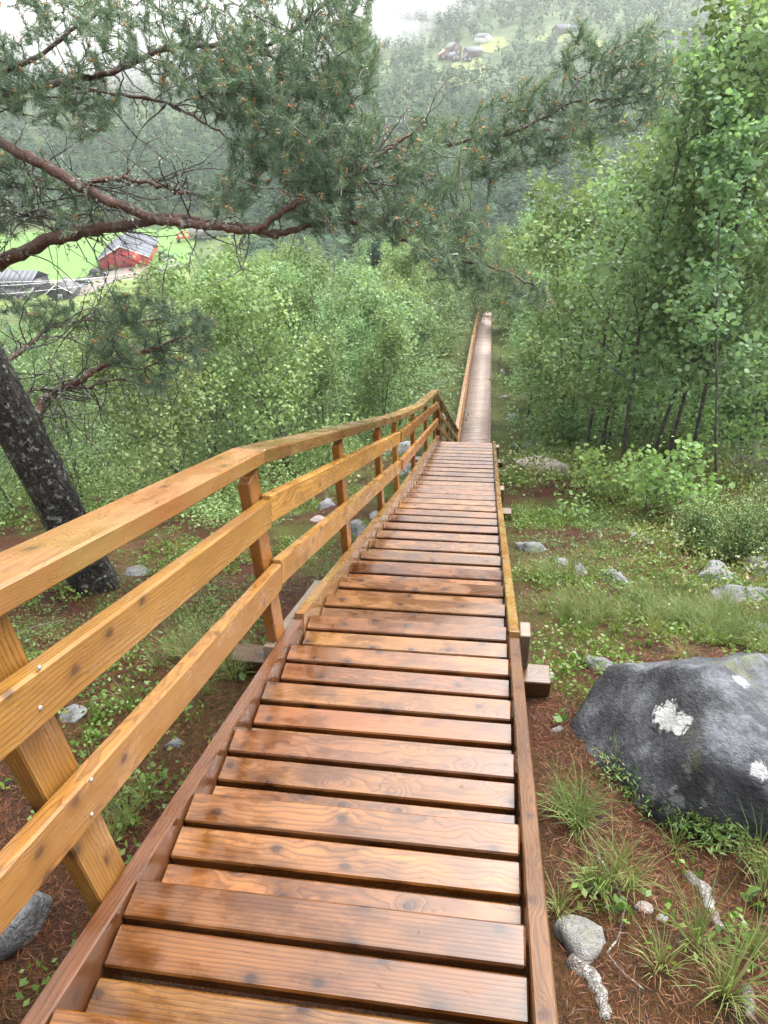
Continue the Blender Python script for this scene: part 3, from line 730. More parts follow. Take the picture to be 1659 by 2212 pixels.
ASP += [((1405, 1000), 5.2, 1.15, 5200, 1, (.02, 0), 'dense aspen standing before the broken red trunk'), ((1490, 1012), 5.0, 1.2, 5200, 1, (-.03, 0), 'full crowned aspen above the row of low saplings'),
    ((1588, 985), 5.2, 1.2, 5600, 1, (.02, 0), 'aspen nearest the camera on the right with drooping leafy twigs'), ((1658, 975), 5.6, 1.2, 5600, 1, (.03, .02), 'tall leafy aspen filling the upper right corner'),
    ((1310, 925), 5.0, 1.3, 5600, 1, (-.02, 0), 'leafy aspen behind the brownish juniper'), ((1255, 880), 4.8, 1.3, 5600, 2, (-.03, 0), 'twin aspen left of the brownish juniper'), ((1165, 860), 4.4, 1.1, 4600, 1, (0, 0), 'aspen whose crown touches the overhanging pine branch')]
ASP += [((1140, 905), 4.6, 1.1, 4600, 1, (0, 0), 'bright aspen right of the landing end, nearest the lower stairs'), ((1195, 930), 4.6, 1.2, 5200, 2, (0, 0), 'twin-stemmed aspen rising behind the grey dead bush'), ((1265, 940), 5.0, 1.2, 5200, 1, (0, 0), 'airy aspen behind the pale stair-side boulders'), ((1345, 1000), 5.2, 1.2, 5200, 1, (-.04, 0), 'slender airy aspen leaning slightly left above the saplings'), ((1440, 1010), 5.4, 1.2, 5400, 1, (-.02, 0), 'slender aspen between the two leaning trunks')]
for n, (b, h, cr, nl, st, ln_, lab) in enumerate(ASP):
    x, y, z = plant_px(*b); h = cap_right(x, y, z, h*1.22)/1.22
    dist_ = math.hypot(x, y); ls = .076 if dist_ < 13 else .085; h *= 1.22; cr *= 1.2; nl = int(nl*(.6 if dist_ < 9.5 else .8))
    gen_ = decid(100+n, h, cr, 26, nl, ls, 'round', .24, .038, ln_, st, .2)
    ms = tree_meshes('aspen', gen_, M['aspen_bark'] if n not in (3,) else M['birch_bark'], M['aspen_leaf'] if n % 3 else M['birch_leaf'])
    tree_thing('aspen_tree', ms, (x, y, z), 0, 1, None, None, lab, 'tree', 'aspens right of the stairs')
# tall sapling in front, right
x, y, z = plant_px(1545, 1075)
ms = tree_meshes('aspen', decid(140, 4.6, .75, 12, 1500, .07, 'round', .35, .022, (.03, .02), 1, .16), M['aspen_bark'], M['aspen_leaf'])
tree_thing('aspen_tree', ms, (x, y, z), 0, 1, None, None, 'slim aspen sapling with large round leaves in front of the right-hand grove', 'tree', 'aspens right of the stairs')
# broken red trunk
x, y, z = plant_px(1410, 945)
t = empty('broken_trunk', (x, y, z)); tag(t, 'broken reddish trunk with peeling bark between the aspens', 'tree stump')
mb = MB(); p = wander((0, 0, -.1), (.06, 0, 1), 1.9, 10, rng, .15); mb.tube(p, np.linspace(.085, .03, 11)*(1+.15*rng.normal(size=11)), 8); mb.obj('trunk', M['red_bark'], t, True)
mb = MB(); mb.tube(wander(p[6], (.6, .2, .6), .6, 5, rng, .3), np.linspace(.03, .008, 6), 6); mb.obj('branch_stub', M['red_bark'], t, True)
# low aspen saplings
SAP = [((1285, 1075), .75, .45, 320, 'low aspen sapling nearest the stairs, right of the pinkish rock'), ((1330, 1085), .66, .42, 290, 'low bushy aspen sapling between two others behind the boulder'),
       ((1400, 1105), .72, .5, 380, 'bright low aspen sapling in the middle of the sapling row'), ((1470, 1110), .72, .5, 380, 'spreading low aspen sapling right in the sapling row'),
       ((1500, 1000), .9, .5, 360, 'round-leaved aspen bush in front of the white-lichened trunk'), ((1590, 1010), .9, .5, 330, 'aspen bush below the pale thin trunk'),
       ((1655, 1060), .7, .4, 200, 'round-leaved aspen sapling at the right edge below the dead brush'), ((1240, 1130), .4, .25, 90, 'small light green sapling beside the right stringer')]
for n, (b, h, cr, nl, lab) in enumerate(SAP):
    x, y, z = plant_px(*b)
    ms = tree_meshes('sapling', decid(160+n, h, cr, 10, nl, .058, 'round', .1, .009, (0, 0), 2, .3), M['aspen_bark'], M['sapling_leaf'])
    tree_thing('aspen_sapling', ms, (x, y, z), 0, 1, None, None, lab, 'sapling', 'low aspen saplings behind the boulder')
# junipers: upright feathery bushes
def juniper(seed, h, w, n):
    r = np.random.default_rng(seed); wood = MB(); P = []; Nn = []
    for k in range(26):
        az = r.random()*6.28; tl = r.random()**.6
        s = wander((0, 0, 0), (math.cos(az)*tl*w, math.sin(az)*tl*w, h*(.9-.35*tl)), h*(1-.25*tl), 6, r, .25, .2); wood.tube(s, np.linspace(.008, .002, 7), 4)
        for q in s[2:]:
            m_ = n//(26*5); P.append(q+r.normal(size=(m_, 3))*np.array([.055, .055, .06])); Nn.append(r.normal(size=(m_, 3)))
    P = np.concatenate(P); Nn = np.concatenate(Nn); v, f = leaf_faces(P, Nn, r.uniform(.02, .042, len(P)), 'thin', r); return wood, v, f, r.random(len(P))
M['juniper'] = leaf_mat('juniper_sprays', [(.05, .10, .03), (.10, .17, .05), (.16, .23, .075), (.22, .20, .07)], .15)
for n, (b, h, w, lab) in enumerate([((1590, 1210), .62, .5, 'largest feathery juniper bush above the boulder, right side'), ((1500, 1190), .45, .4, 'smaller juniper bush left of the largest one'), ((1655, 1180), .7, .5, 'juniper bush cut by the right edge'), ((1330, 960), .9, .7, 'brownish juniper in front of the slender dark trunks'), ((1230, 950), .8, .7, 'greenish brown juniper behind the pale stair-side boulders'), ((1440, 985), .8, .6, 'juniper at the foot of the broken red trunk')]):
    x, y, z = plant_px(*b); ms = tree_meshes('juniper', juniper(180+n, h, w, 6500), M['twig'], M['juniper'])
    t = tree_thing('juniper_bush', ms, (x, y, z), 0, 1, None, None, lab, 'bush', 'juniper bushes')
# grey dead brush
M['grey_twig'] = bark('grey_dead_twig', (.13, .12, .11), (.24, .22, .21), (.30, .28, .27), 40, .4, bmp=.2)
for b, h, n_, lab in (((1195, 905), 1.1, 60, 'grey leafless dead bush right of the lower stairs'), ((1645, 1045), .9, 50, 'tangle of grey dead branches at the right edge')):
    x, y, z = plant_px(*b); t = empty('dead_bush', (x, y, z)); tag(t, lab, 'dead bush', 'dead bushes')
    mb = MB()
    for k in range(n_):
        az = rng.random()*6.28; s = wander((rng.normal()*.1, rng.normal()*.1, 0), (math.cos(az)*.5, math.sin(az)*.5, .9), h*rng.uniform(.5, 1), 7, rng, .5); mb.tube(s, np.linspace(.006, .002, 8), 4)
        for _ in range(3):
            q = s[rng.integers(2, 7)]; w = wander(q, rng.normal(size=3)+np.array([0, 0, .5]), h*.3, 4, rng, .5); mb.tube(w, np.linspace(.003, .001, 5), 3)
    mb.obj('branches', M['grey_twig'], t)

# ------------------------------------------------------------------ THICKET AND SLOPE TREES
variants = []
for n, (h, cr, nl, ls, st, lm) in enumerate([(5.0, 1.6, 6800, .09, 1, 'birch_leaf'), (4.2, 1.7, 7000, .085, 3, 'willow_leaf'), (5.6, 1.7, 7400, .09, 2, 'birch_leaf'), (3.6, 1.5, 6000, .08, 2, 'birch_leaf'), (4.6, 1.9, 7600, .09, 3, 'willow_leaf'), (5.0, 1.6, 6800, .092, 1, 'aspen_leaf'), (5.4, 1.7, 7400, .092, 2, 'aspen_leaf')]):
    variants.append((h, tree_meshes('birch', decid(300+n, h, cr, 24, nl, ls, 'oval', .10, .034, (0, 0), st, .17), M['birch_bark'], M[lm])))
def pine_small(seed, h, n=900):
    r = np.random.default_rng(seed); wood = MB(); tp = wander((0, 0, -.2), (0, 0, 1), h, 8, r, .08); wood.tube(tp, np.linspace(.02*h, .01, 9), 6); P = []; Nn = []
    for k in range(34):
        f = .18+.8*k/34; p = tp[min(int(f*8), 7)]+(tp[min(int(f*8)+1, 8)]-tp[min(int(f*8), 7)])*(f*8-int(f*8)); az = k*2.4
        bl = h*.24*(1-f)**.7*(.7+.5*r.random())+.15
        bp = wander(p, (math.cos(az), math.sin(az), .25+.5*f), bl, 4, r, .3, .3); wood.tube(bp, np.linspace(.02, .004, 5), 4)
        for q in range(1, 5):
            m_ = n//34//4; P.append(bp[q]+r.normal(size=(m_, 3))*h*.035)
    P = np.concatenate(P); v, f = leaf_faces(P, r.normal(size=P.shape)+np.array([0, 0, .3]), r.uniform(.14, .3, len(P))*h/7, 'oval', r); return wood, v, f, r.random(len(P))
pvar = [(7.0, tree_meshes('pine', pine_small(400+n, 7.0, 3600), M['twig'], M['far_pine'])) for n in range(3)]
def on_screen(x, y, z):
    p = np.array([x, y, z]); d = p@FWD
    return (PW/2+FPX*(p@RIGHT)/d, PH/2-FPX*(p@UP)/d) if d > 0 else (-1e4, -1e4)
GRP = 'green thicket on the slope left of the stairs'
cnt = 0; placed = []
def try_place(x, y, mind):
    for (a, b) in placed[-400:]:
        if (a-x)**2+(b-y)**2 < mind*mind: return False
    placed.append((x, y)); return True
LABT = {'near': 'young birch of the dense light green thicket below the railing', 'mid': 'light green birch on the wooded slope between the thicket and the farm', 'right': 'leafy aspen on the slope beyond the right-hand aspen grove'}
def cap_scale(x, y, z, hv, s):
    jit = rng.random()**2*110
    for _ in range(12):
        px, py = on_screen(x, y, z+hv*s)
        if py >= np.interp(px, [0, 180, 330, 420, 520, 700, 1000], [705, 675, 618, 570, 530, 512, 490])+jit: return s
        s *= .9
    return s
k = 0; tries = 0
while k < 150 and tries < 20000:          # near thicket
    tries += 1
    y = 6.2+rng.random()**1.5*44; x = -2.0-rng.random()*(6+y*.75)
    if x > -2.6-.02*y and y < 40: continue
    if (x-PB[0])**2+(y-PB[1])**2 < 9: continue
    if y < 9 and x > -3.6: continue
    z = float(gnd(x, y)); px, py = on_screen(x, y, z+2.5)
    if not -150 < px < 1150: continue
    if not try_place(x, y, 1.3): continue
    hv, ms = variants[rng.integers(len(variants))]
    near_f = min(1, (y-4)/9); s = (.5+.3*near_f+rng.random()*.55)*(1.0 if y < 20 else 1.15); s = cap_scale(x, y, z, hv, s)
    if s < .35 or (y > 10 and x+1.2*s > -1.25): continue
    wl_ = ms[1].materials[0] == M['willow_leaf']
    tree_thing('willow_tree' if wl_ else 'birch_tree', ms, (x, y, z), rng.random()*6.28, s, None, None, 'pale bushy willow of the dense thicket below the railing' if wl_ else LABT['near'], 'tree', GRP); k += 1
k = 0; tries = 0
while k < 215 and tries < 20000:          # slope down to the farm
    tries += 1
    y = 48+rng.random()*92; x = -8-y*.62+rng.random()*(y*.62+26)
    z = float(gnd(x, y)); px, py = on_screen(x, y, z+3)
    if not -60 < px < 1150: continue
    if px < 420 and y > 118: continue
    if not try_place(x, y, 2.2): continue
    if rng.random() < .32:
        hv, ms = pvar[rng.integers(3)]; s = rng.uniform(.7, 1.15)
        s = cap_scale(x, y, z, hv, s)
        if s < .3: continue
        tree_thing('pine_tree', ms, (x, y, z), rng.random()*6.28, s, None, None, 'dark green pine on the wooded slope between the thicket and the farm', 'tree', 'pines on the wooded slope')
    else:
        hv, ms = variants[rng.integers(len(variants))]; s = rng.uniform(1.1, 1.75)
        s = cap_scale(x, y, z, hv, s)
        if s < .4: continue
        wl_ = ms[1].materials[0] == M['willow_leaf']
        tree_thing('willow_tree' if wl_ else 'birch_tree', ms, (x, y, z), rng.random()*6.28, s, None, None, 'pale green willow on the wooded slope between the thicket and the farm' if wl_ else LABT['mid'], 'tree', 'birches on the wooded slope')
    k += 1
k = 0; tries = 0
while k < 84 and tries < 8000:            # right side behind the aspens and round the far end of the stairs
    tries += 1
    y = 12.5+rng.random()**1.3*55; x = 1.15+.012*y+rng.random()**1.2*(3.5+y*.30)
    if y > 63 and rng.random() < .5: x = rng.uniform(-6, 4)
    z = float(gnd(x, y))
    if not try_place(x, y, 1.5): continue
    hv, ms = variants[[0, 2, 5, 6, 5, 6][rng.integers(6)]]
    s = rng.uniform(1.05, 1.6); s = cap_right(x, y, z, hv*s)/hv
    if x-1.25*s < .3: continue
    tree_thing('aspen_tree', ms, (x, y, z), rng.random()*6.28, s, None, None, LABT['right'], 'tree', 'aspens beyond the right-hand grove'); k += 1
for n, (x, y, s, lab) in enumerate([(-4.0, 61, 1.0, 'dark pine left of the far end of the stairs'), (1.9, 70, 1.1, 'dark pine closing the view at the foot of the stairs'), (-1.2, 72, 1.25, 'tall dark pine straight beyond the foot of the stairs'), (-3.1, 44, .9, 'dark trunked pine beside the lower railing')]):
    hv, ms = pvar[n % 3]; tree_thing('pine_tree', ms, (x, y, float(gnd(x, y))), n, s, None, None, lab, 'tree', 'pines round the far stairs')

for px, py, top, vi, lab in ((905, 815, 545, 0, 'tall bright birch just left of the lower railing'), (955, 770, 560, 6, 'bright green tree closest to the left of the far stairs'), (835, 850, 580, 2, 'rounded light birch left of the tall bright one'), (700, 870, 600, 4, 'broad pale willow in the middle of the thicket'), (560, 860, 620, 1, 'pale rounded willow left of the broad one'), (250, 1010, 840, 3, 'small birch right behind the handrail near the pine trunk'), (420, 960, 760, 0, 'slender birch with visible thin stem behind the handrail')):
    p_ = hit(px, py); z = float(gnd(p_[0], p_[1])); hv, ms = variants[vi]; s = 1.4
    while on_screen(p_[0], p_[1], z+hv*s)[1] < top and s > .4: s *= .96
    tree_thing('birch_tree', ms, (p_[0], p_[1], z), px, s, None, None, lab, 'tree', GRP)
# ------------------------------------------------------------------ FAR FOREST (one mass)
def far_tree(seed, kind):
    r = np.random.default_rng(seed); P = []; 
    n = 34
    if kind == 'con':
        zz = r.random(n)**.8; rad = .24*(1-zz)**.75+.02
        az = r.random(n)*6.28; rr_ = rad*np.sqrt(r.random(n)); P = np.stack([rr_*np.cos(az), rr_*np.sin(az), .12+.88*zz], 1); sz = .23*(1-zz*.55)*r.uniform(.7, 1.2, n)
    else:
        u = unit(r.normal(size=(n, 3)))*r.random((n, 1))**.4; P = u*np.array([.28, .28, .38])+np.array([0, 0, .58]); sz = r.uniform(.17, .28, n)
    nrm = unit(P-np.array([0, 0, .35]))+r.normal(size=(n, 3))*.18+np.array([0, 0, .5])
    v, f = leaf_faces(P, nrm, sz, 'oval', r)
    mb = MB(); mb.tube([(0, 0, -.05), (0, 0, .5)], [.018, .012], 3, False)
    return v, f, mb.v[0], mb.q[0]
prot = [far_tree(500+n, 'con') for n in range(5)]+[far_tree(520+n, 'dec') for n in range(3)]
CLEAR = [(atz(985, 128, -26), 26), (atz(985, 155, -30), 20), (atz(1060, 98, -20), 20), (atz(1205, 72, -14), 16), (atz(1270, 95, -17), 16), (atz(830, 140, -28), 14)]
def clear(x, y):
    m_ = np.zeros(len(x), bool)
    for c, r_ in CLEARW: m_ |= (((x-c[0])/1.5)**2+((y-c[1])/1.9)**2) < r_*r_
    return m_
CLEARW = []
FARMS = {}
def farhit(px, py):
    r_ = ray(px, py); t = 250.
    while t < 900:
        p = r_*t
        if p[2] <= gnd(p[0], p[1]): return p
        t += 1.
    return r_*700
for key, (px, py, rad) in dict(farm=(985, 125, 17), meadow=(1000, 150, 17), white=(1065, 95, 11), shed=(1200, 75, 9), patch=(1275, 95, 9), strip=(850, 128, 7)).items():
    p = farhit(px, py); FARMS[key] = p; CLEARW.append((p, rad))
Xs = []; 
az = rng.uniform(R(-44), R(20), 25000); dd_ = np.sqrt(rng.uniform(225.**2, 915.**2, 25000)); fx = np.sin(az)*dd_; fy = np.cos(az)*dd_
keep = (fy > 226+5*np.sin(fx*.05)) & (fy < 905) & ~clear(fx, fy) & (rng.random(25000) < .38+.5*(dd_ < 420)-.16*(dd_ > 720))
# rows of trees between field and river on the valley floor
fx, fy = fx[keep], fy[keep]
ex = rng.uniform(-230, 120, 2600); ey = rng.uniform(150, 285, 2600); k2 = ((ey > 226+6*np.sin(ex*.06)) & (rng.random(2600) < .3)) | (ex > -.345*ey)
fx = np.concatenate([fx, ex[k2]]); fy = np.concatenate([fy, ey[k2]])
fz = gnd(fx, fy); n_ = len(fx)
typ = np.where((rng.random(n_) < .22+.5*(patch(fx, fy, .02, .4) > .55)), rng.integers(5, 8, n_), rng.integers(0, 5, n_))
VV = []; FQ = []; RN = []; base_n = 0; TV = []; TQ = []; tn = 0
for kk, (pv, pf, tv_, tq) in enumerate(prot):
    ii = np.where(typ == kk)[0]
    if not len(ii): continue
    hgt = rng.uniform(7, 13, len(ii))*(1.0 if kk < 5 else .75); wid = hgt*rng.uniform(.9, 1.25, len(ii)); a = rng.random(len(ii))*6.28
    ca, sa = np.cos(a)[:, None], np.sin(a)[:, None]
    def put(pv):
        x = (pv[None, :, 0]*ca-pv[None, :, 1]*sa)*wid[:, None]+fx[ii][:, None]; y = (pv[None, :, 0]*sa+pv[None, :, 1]*ca)*wid[:, None]+fy[ii][:, None]
        return np.stack([x, y, pv[None, :, 2]*hgt[:, None]+fz[ii][:, None]], -1)
    w = put(pv); VV.append(w.reshape(-1, 3)); FQ.append((pf[None]+(np.arange(len(ii))*len(pv))[:, None, None]+base_n).reshape(-1, 4)); base_n += len(ii)*len(pv)
    tone = rng.random(len(ii))*.45+(.35 if kk >= 5 else 0)
    RN.append(np.clip(tone[:, None]+.12*rng.random((len(ii), len(pf))), 0, 1).ravel())
o = mobj('far_forest', raw_mesh('far_forest', np.concatenate(VV), [np.concatenate(FQ)], np.concatenate(RN)), M['far_forest']); tag(o, 'dense conifer forest covering the far side of the valley', 'forest', None, 'stuff')

# ------------------------------------------------------------------ VALLEY FLOOR: field, drive, farm
def drape(name, poly_px, mat, lift, z=None, far=False, step=3.0):
    pts = [farhit(a, b) if far else atz(a, b, FLOOR) for a, b in poly_px]
    poly = [(p[0], p[1]) for p in pts]; a = np.array(poly); lo, hi = a.min(0), a.max(0)
    gx_ = np.arange(lo[0], hi[0]+step, step); gy_ = np.arange(lo[1], hi[1]+step, step); X_, Y_ = np.meshgrid(gx_, gy_)
    import bmesh
    bm = bmesh.new(); vs_ = [bm.verts.new((p[0], p[1], 0)) for p in poly]; bm.faces.new(vs_)
    bmesh.ops.triangulate(bm, faces=bm.faces[:])
    for _ in range(5 if far else 4): bmesh.ops.subdivide_edges(bm, edges=[e for e in bm.edges if e.calc_length() > step], cuts=1, use_grid_fill=False); bmesh.ops.triangulate(bm, faces=bm.faces[:])
    for v_ in bm.verts: v_.co.z = float(gnd(v_.co.x, v_.co.y))+lift
    bmesh.ops.recalc_face_normals(bm, faces=bm.faces[:])
    me = bpy.data.meshes.new(name); bm.to_mesh(me); bm.free()
    o_ = mobj(name, me, mat); return o_
def grassy(name, a, b, c, sc=.3):
    m, t, p, out = newmat(name); g = G(t); tc = g.n('TexCoord').outputs['Object']
    n1 = g.noise(tc, sc, 4); n2 = g.noise(g.vmath('MULTIPLY', tc, (1.2, .25, 1)), 1.6, 4, .7); n3 = g.noise(tc, .05, 3)
    col = g.mix(g.rng_(n1.outputs['Fac'], .35, .65), c4(a), c4(b)); col = g.mix(g.rng_(n2.outputs['Fac'], .4, .7, 0, .5), col, c4(c)); col = g.mix(g.rng_(n3.outputs['Fac'], .4, .6, 0, .35), col, c4(b))
    t.links.new(col, p.inputs['Base Color']); p.inputs['Roughness'].default_value = .8; p.inputs['Specular IOR Level'].default_value = .2
    return m
M['field'] = grassy('meadow_grass', (.075, .15, .035), (.10, .185, .045), (.13, .21, .06))
M['meadow'] = grassy('hill_meadow', (.10, .13, .035), (.14, .165, .045), (.19, .18, .06))
M['verge'] = grassy('verge_grass', (.08, .12, .03), (.12, .16, .045), (.17, .19, .07))
M['gravel'] = plain('gravel', (.15, .13, .11), .9, var=.2, scale=.8)
M['paving'] = plain('reddish_gravel', (.17, .115, .10), .9, var=.2, scale=.8)
M['asphalt'] = plain('wet_road', (.13, .13, .14), .95, var=.15, scale=.5)
def S_(o_, lab): return tag(o_, lab, None, None, 'structure')
S_(drape('field', [(-80, 590), (-80, 510), (100, 500), (400, 494), (425, 505), (420, 560), (390, 580), (330, 575), (215, 585), (120, 620), (60, 640)], M['field'], .15), 'bright green hay meadow on the valley floor')
S_(drape('verge', [(-60, 760), (-60, 640), (90, 632), (150, 616), (215, 598), (330, 585), (480, 580), (500, 640), (300, 720)], M['verge'], .10), 'rough grass round the farm buildings')
S_(drape('driveway', [(85, 624), (130, 612), (200, 598), (255, 583), (275, 578), (285, 600), (240, 612), (215, 624), (190, 640), (150, 652), (120, 645)], M['gravel'], .22), 'pale gravel drive past the parked cars')
S_(drape('yard', [(262, 582), (322, 572), (330, 590), (325, 606), (268, 602)], M['paving'], .26), 'reddish gravel yard in front of the barn')
S_(drape('farm_road', [(330, 588), (352, 576), (390, 568), (392, 578), (360, 592), (332, 602)], M['asphalt'], .24), 'grey farm road leading right from the yard')

def mat_paint(name, col, rough=.5): return plain(name, col, rough, var=.10, scale=1.5)
M['barn_red'] = mat_paint('barn_red_paint', (.52, .035, .04)); M['barn_red2'] = mat_paint('barn_door_red', (.44, .03, .035))
M['roof_metal'] = plain('grey_metal_roof', (.105, .112, .13), .8, 0.0, var=.12, scale=.6, spec=.15)
M['white'] = mat_paint('white_trim', (.75, .75, .74)); M['black_wall'] = mat_paint('black_stained_wall', (.018, .02, .024))
M['dark_roof'] = plain('dark_metal_roof', (.045, .048, .055), .6, 0.0, var=.15, scale=.8); M['glass'] = plain('window_glass', (.25, .32, .34), .12, 0, var=.2)
M['slate'] = plain('slate_grey_roof', (.085, .09, .105), .6, 0, var=.12, scale=.6)
M['brown_wall'] = mat_paint('brown_timber_wall', (.09, .05, .03)); M['grey_roof'] = plain('weathered_grey_roof', (.11, .107, .108), .8, var=.15, spec=.15)
M['rust_roof'] = plain('rusty_red_roof', (.36, .14, .12), .6, var=.15)

# barn: gable to the camera
A = atz(259, 531, FLOOR+5.6); Bk = atz(283, 497, FLOOR+5.6); ax_ = Bk-A; ax_[2] = 0; L_ = float(np.linalg.norm(ax_)); ax_ /= L_
L_ = min(L_, 24.); base = A.copy(); base[2] = FLOOR+.05
barn = empty('red_barn', tuple(base), math.atan2(ax_[1], ax_[0])-math.pi/2)
tag(barn, 'bright red barn with grey metal roof at the edge of the meadow', 'barn')
w2, eh, rh = 6.2, 2.6, 5.5
mb = MB(); mb.prism([(-w2, -.4), (w2, -.4), (w2, eh), (0, rh-.15), (-w2, eh)], 0, L_); mb.obj('wall', M['barn_red'], barn)
for s in (-1, 1):
    n_sheet = 6
    for q in range(n_sheet):              # roof sheets
        y0 = -.6+(L_+1.2)*q/n_sheet; y1 = -.6+(L_+1.2)*(q+1)/n_sheet-.03
        mb = MB(); e = (s*(w2+.7), eh-.28); a_ = (0, rh+.02)
        mb.add([(a_[0], y0, a_[1]), (e[0], y0, e[1]), (e[0], y1, e[1]), (a_[0], y1, a_[1]), (a_[0], y0, a_[1]+.16), (e[0], y0, e[1]+.16), (e[0], y1, e[1]+.16), (a_[0], y1, a_[1]+.16)], [[0, 1, 2, 3], [7, 6, 5, 4], [0, 4, 5, 1], [1, 5, 6, 2], [2, 6, 7, 3], [3, 7, 4, 0]])
        mb.obj('roof_sheet', M['roof_metal'], barn)
    mb = MB(); mb.add([(0, -.62, rh-.1), (s*(w2+.7), -.62, eh-.4), (s*(w2+.7), -.66, eh-.4), (0, -.66, rh-.1), (0, -.62, rh+.2), (s*(w2+.7), -.62, eh-.1), (s*(w2+.7), -.66, eh-.1), (0, -.66, rh+.2)], [[0, 1, 2, 3], [7, 6, 5, 4], [0, 4, 5, 1], [1, 5, 6, 2], [2, 6, 7, 3], [3, 7, 4, 0]])
    mb.obj('barge_board', M['white'], barn)
for x0, x1 in ((-2.6, -.04), (.04, 2.6)):
    mb = MB(); mb.box(((x0+x1)/2, -.05, 1.5), (x1-x0, .08, 3.2)); dr = mb.obj('barn_door', M['barn_red2'], barn)
    mb = MB(); mb.box((x1-.15 if x0 < 0 else x0+.15, -.11, 1.5), (.1, .05, .5)); mb.obj('handle', M['black_wall'], dr)
for x in (-4.8, -3.6, 3.6, 4.8):
    mb = MB(); mb.box((x, -.03, 1.3), (.12, .05, 2.9)); mb.obj('batten', M['barn_red2'], barn)
mb = MB(); mb.box((0, -.04, 4.2), (.5, .06, .5)); mb.obj('hatch', M['black_wall'], barn)

def gable_house(name, loc, rz, w, l, eh, rh, wall, roof, label, cat, group=None, windows=(), chimney=False, over=.4):
    t = empty(name, tuple(loc), rz); tag(t, label, cat, group)
    mb = MB(); mb.prism([(-w/2, -1.0), (w/2, -1.0), (w/2, eh), (0, rh-.1), (-w/2, eh)], 0, l); mb.obj('wall', wall, t)
    for s in (-1, 1):
        sl = (rh-eh)/(w/2)
        mb = MB(); e = (s*(w/2+over), eh-over*sl+.02); a_ = (0, rh+.02)
        mb.add([(a_[0], -over, a_[1]), (e[0], -over, e[1]), (e[0], l+over, e[1]), (a_[0], l+over, a_[1]), (a_[0], -over, a_[1]+.15), (e[0], -over, e[1]+.15), (e[0], l+over, e[1]+.15), (a_[0], l+over, a_[1]+.15)], [[0, 1, 2, 3], [7, 6, 5, 4], [0, 4, 5, 1], [1, 5, 6, 2], [2, 6, 7, 3], [3, 7, 4, 0]])
        mb.obj('roof', roof, t)
    for (x, y, z, ww, hh, face) in windows:
        mb = MB()
        if face == 'f': mb.box((x, -.04, z), (ww+.25, .1, hh+.25)); wi = mb.obj('window', M['white'], t); mb = MB(); mb.box((x, -.10, z), (ww, .06, hh))
        else: mb.box((face*(w/2+.04), y, z), (.1, ww+.25, hh+.25)); wi = mb.obj('window', M['white'], t); mb = MB(); mb.box((face*(w/2+.10), y, z), (.06, ww, hh))
        mb.obj('pane', M['glass'], wi)
    if chimney:
        mb = MB(); mb.box((w*.12, l*.5, rh+.5), (.6, .6, 1.4)); mb.obj('chimney', M['grey_roof'], t)
    return t
# big dark house with stepped roof
c = atz(20, 652, FLOOR); dh = empty('dark_house', (c[0], c[1], FLOOR), R(-6)); tag(dh, 'black house with stepped grey roof at the left edge', 'house'); dh.scale = (.68, .68, .62)
W_ = 16.0
mb = MB(); mb.box((-W_/2+8.5, 1.6, 1.4), (W_, 3.2, 3.4)); mb.obj('lower_wall', M['black_wall'], dh)
mb = MB(); mb.box((-W_/2+8.5, 8, 3.2), (W_-.4, 9.5, 6.4)); mb.obj('upper_wall', M['black_wall'], dh)
for q in range(8):
    x0 = .5-.5+8.9-(q+1)*2.15; x1 = x0+2.1
    mb = MB(); mb.add([(x0, -.6, 2.9), (x1, -.6, 2.9), (x1, 3.6, 4.6), (x0, 3.6, 4.6), (x0, -.6, 3.05), (x1, -.6, 3.05), (x1, 3.6, 4.75), (x0, 3.6, 4.75)], [[3, 2, 1, 0], [4, 5, 6, 7], [0, 1, 5, 4], [1, 2, 6, 5], [2, 3, 7, 6], [3, 0, 4, 7]]); mb.obj('lower_roof_sheet', M['dark_roof'], dh)
    mb = MB(); mb.add([(x0, 2.6, 6.2), (x1, 2.6, 6.2), (x1, 8.2, 9.2), (x0, 8.2, 9.2), (x0, 2.6, 6.35), (x1, 2.6, 6.35), (x1, 8.2, 9.35), (x0, 8.2, 9.35)], [[3, 2, 1, 0], [4, 5, 6, 7], [0, 1, 5, 4], [1, 2, 6, 5], [2, 3, 7, 6], [3, 0, 4, 7]]); mb.obj('upper_roof_sheet', M['slate'], dh)
mb = MB(); mb.add([(-8.3, 8.2, 9.3), (8.9, 8.2, 9.3), (8.9, 13.4, 6.0), (-8.3, 13.4, 6.0), (-8.3, 8.2, 9.15), (8.9, 8.2, 9.15), (8.9, 13.4, 5.85), (-8.3, 13.4, 5.85)], [[0, 1, 2, 3], [7, 6, 5, 4], [0, 4, 5, 1], [1, 5, 6, 2], [2, 6, 7, 3], [3, 7, 4, 0]]); mb.obj('back_roof', M['slate'], dh)
for x in (-5.5, -2.5, 1.2, 4.2):
    mb = MB(); mb.box((x, 3.2, 5.45), (2.2, .12, 1.0)); wi = mb.obj('window', M['white'], dh); mb = MB(); mb.box((x, 3.12, 5.45), (1.9, .08, .8)); mb.obj('pane', M['glass'], wi)
for x in (3.0, 5.6):
    mb = MB(); mb.box((x, -.03, 1.7), (1.0, .12, 1.0)); wi = mb.obj('window', M['white'], dh); mb = MB(); mb.box((x, -.11, 1.7), (.6, .06, .7)); mb.obj('pane', M['glass'], wi)
mb = MB(); mb.box((8.7, 1.5, 3.6), (.15, 4.4, .25), Matrix.Rotation(R(22), 3, 'X')); mb.obj('barge_board', M['white'], dh)
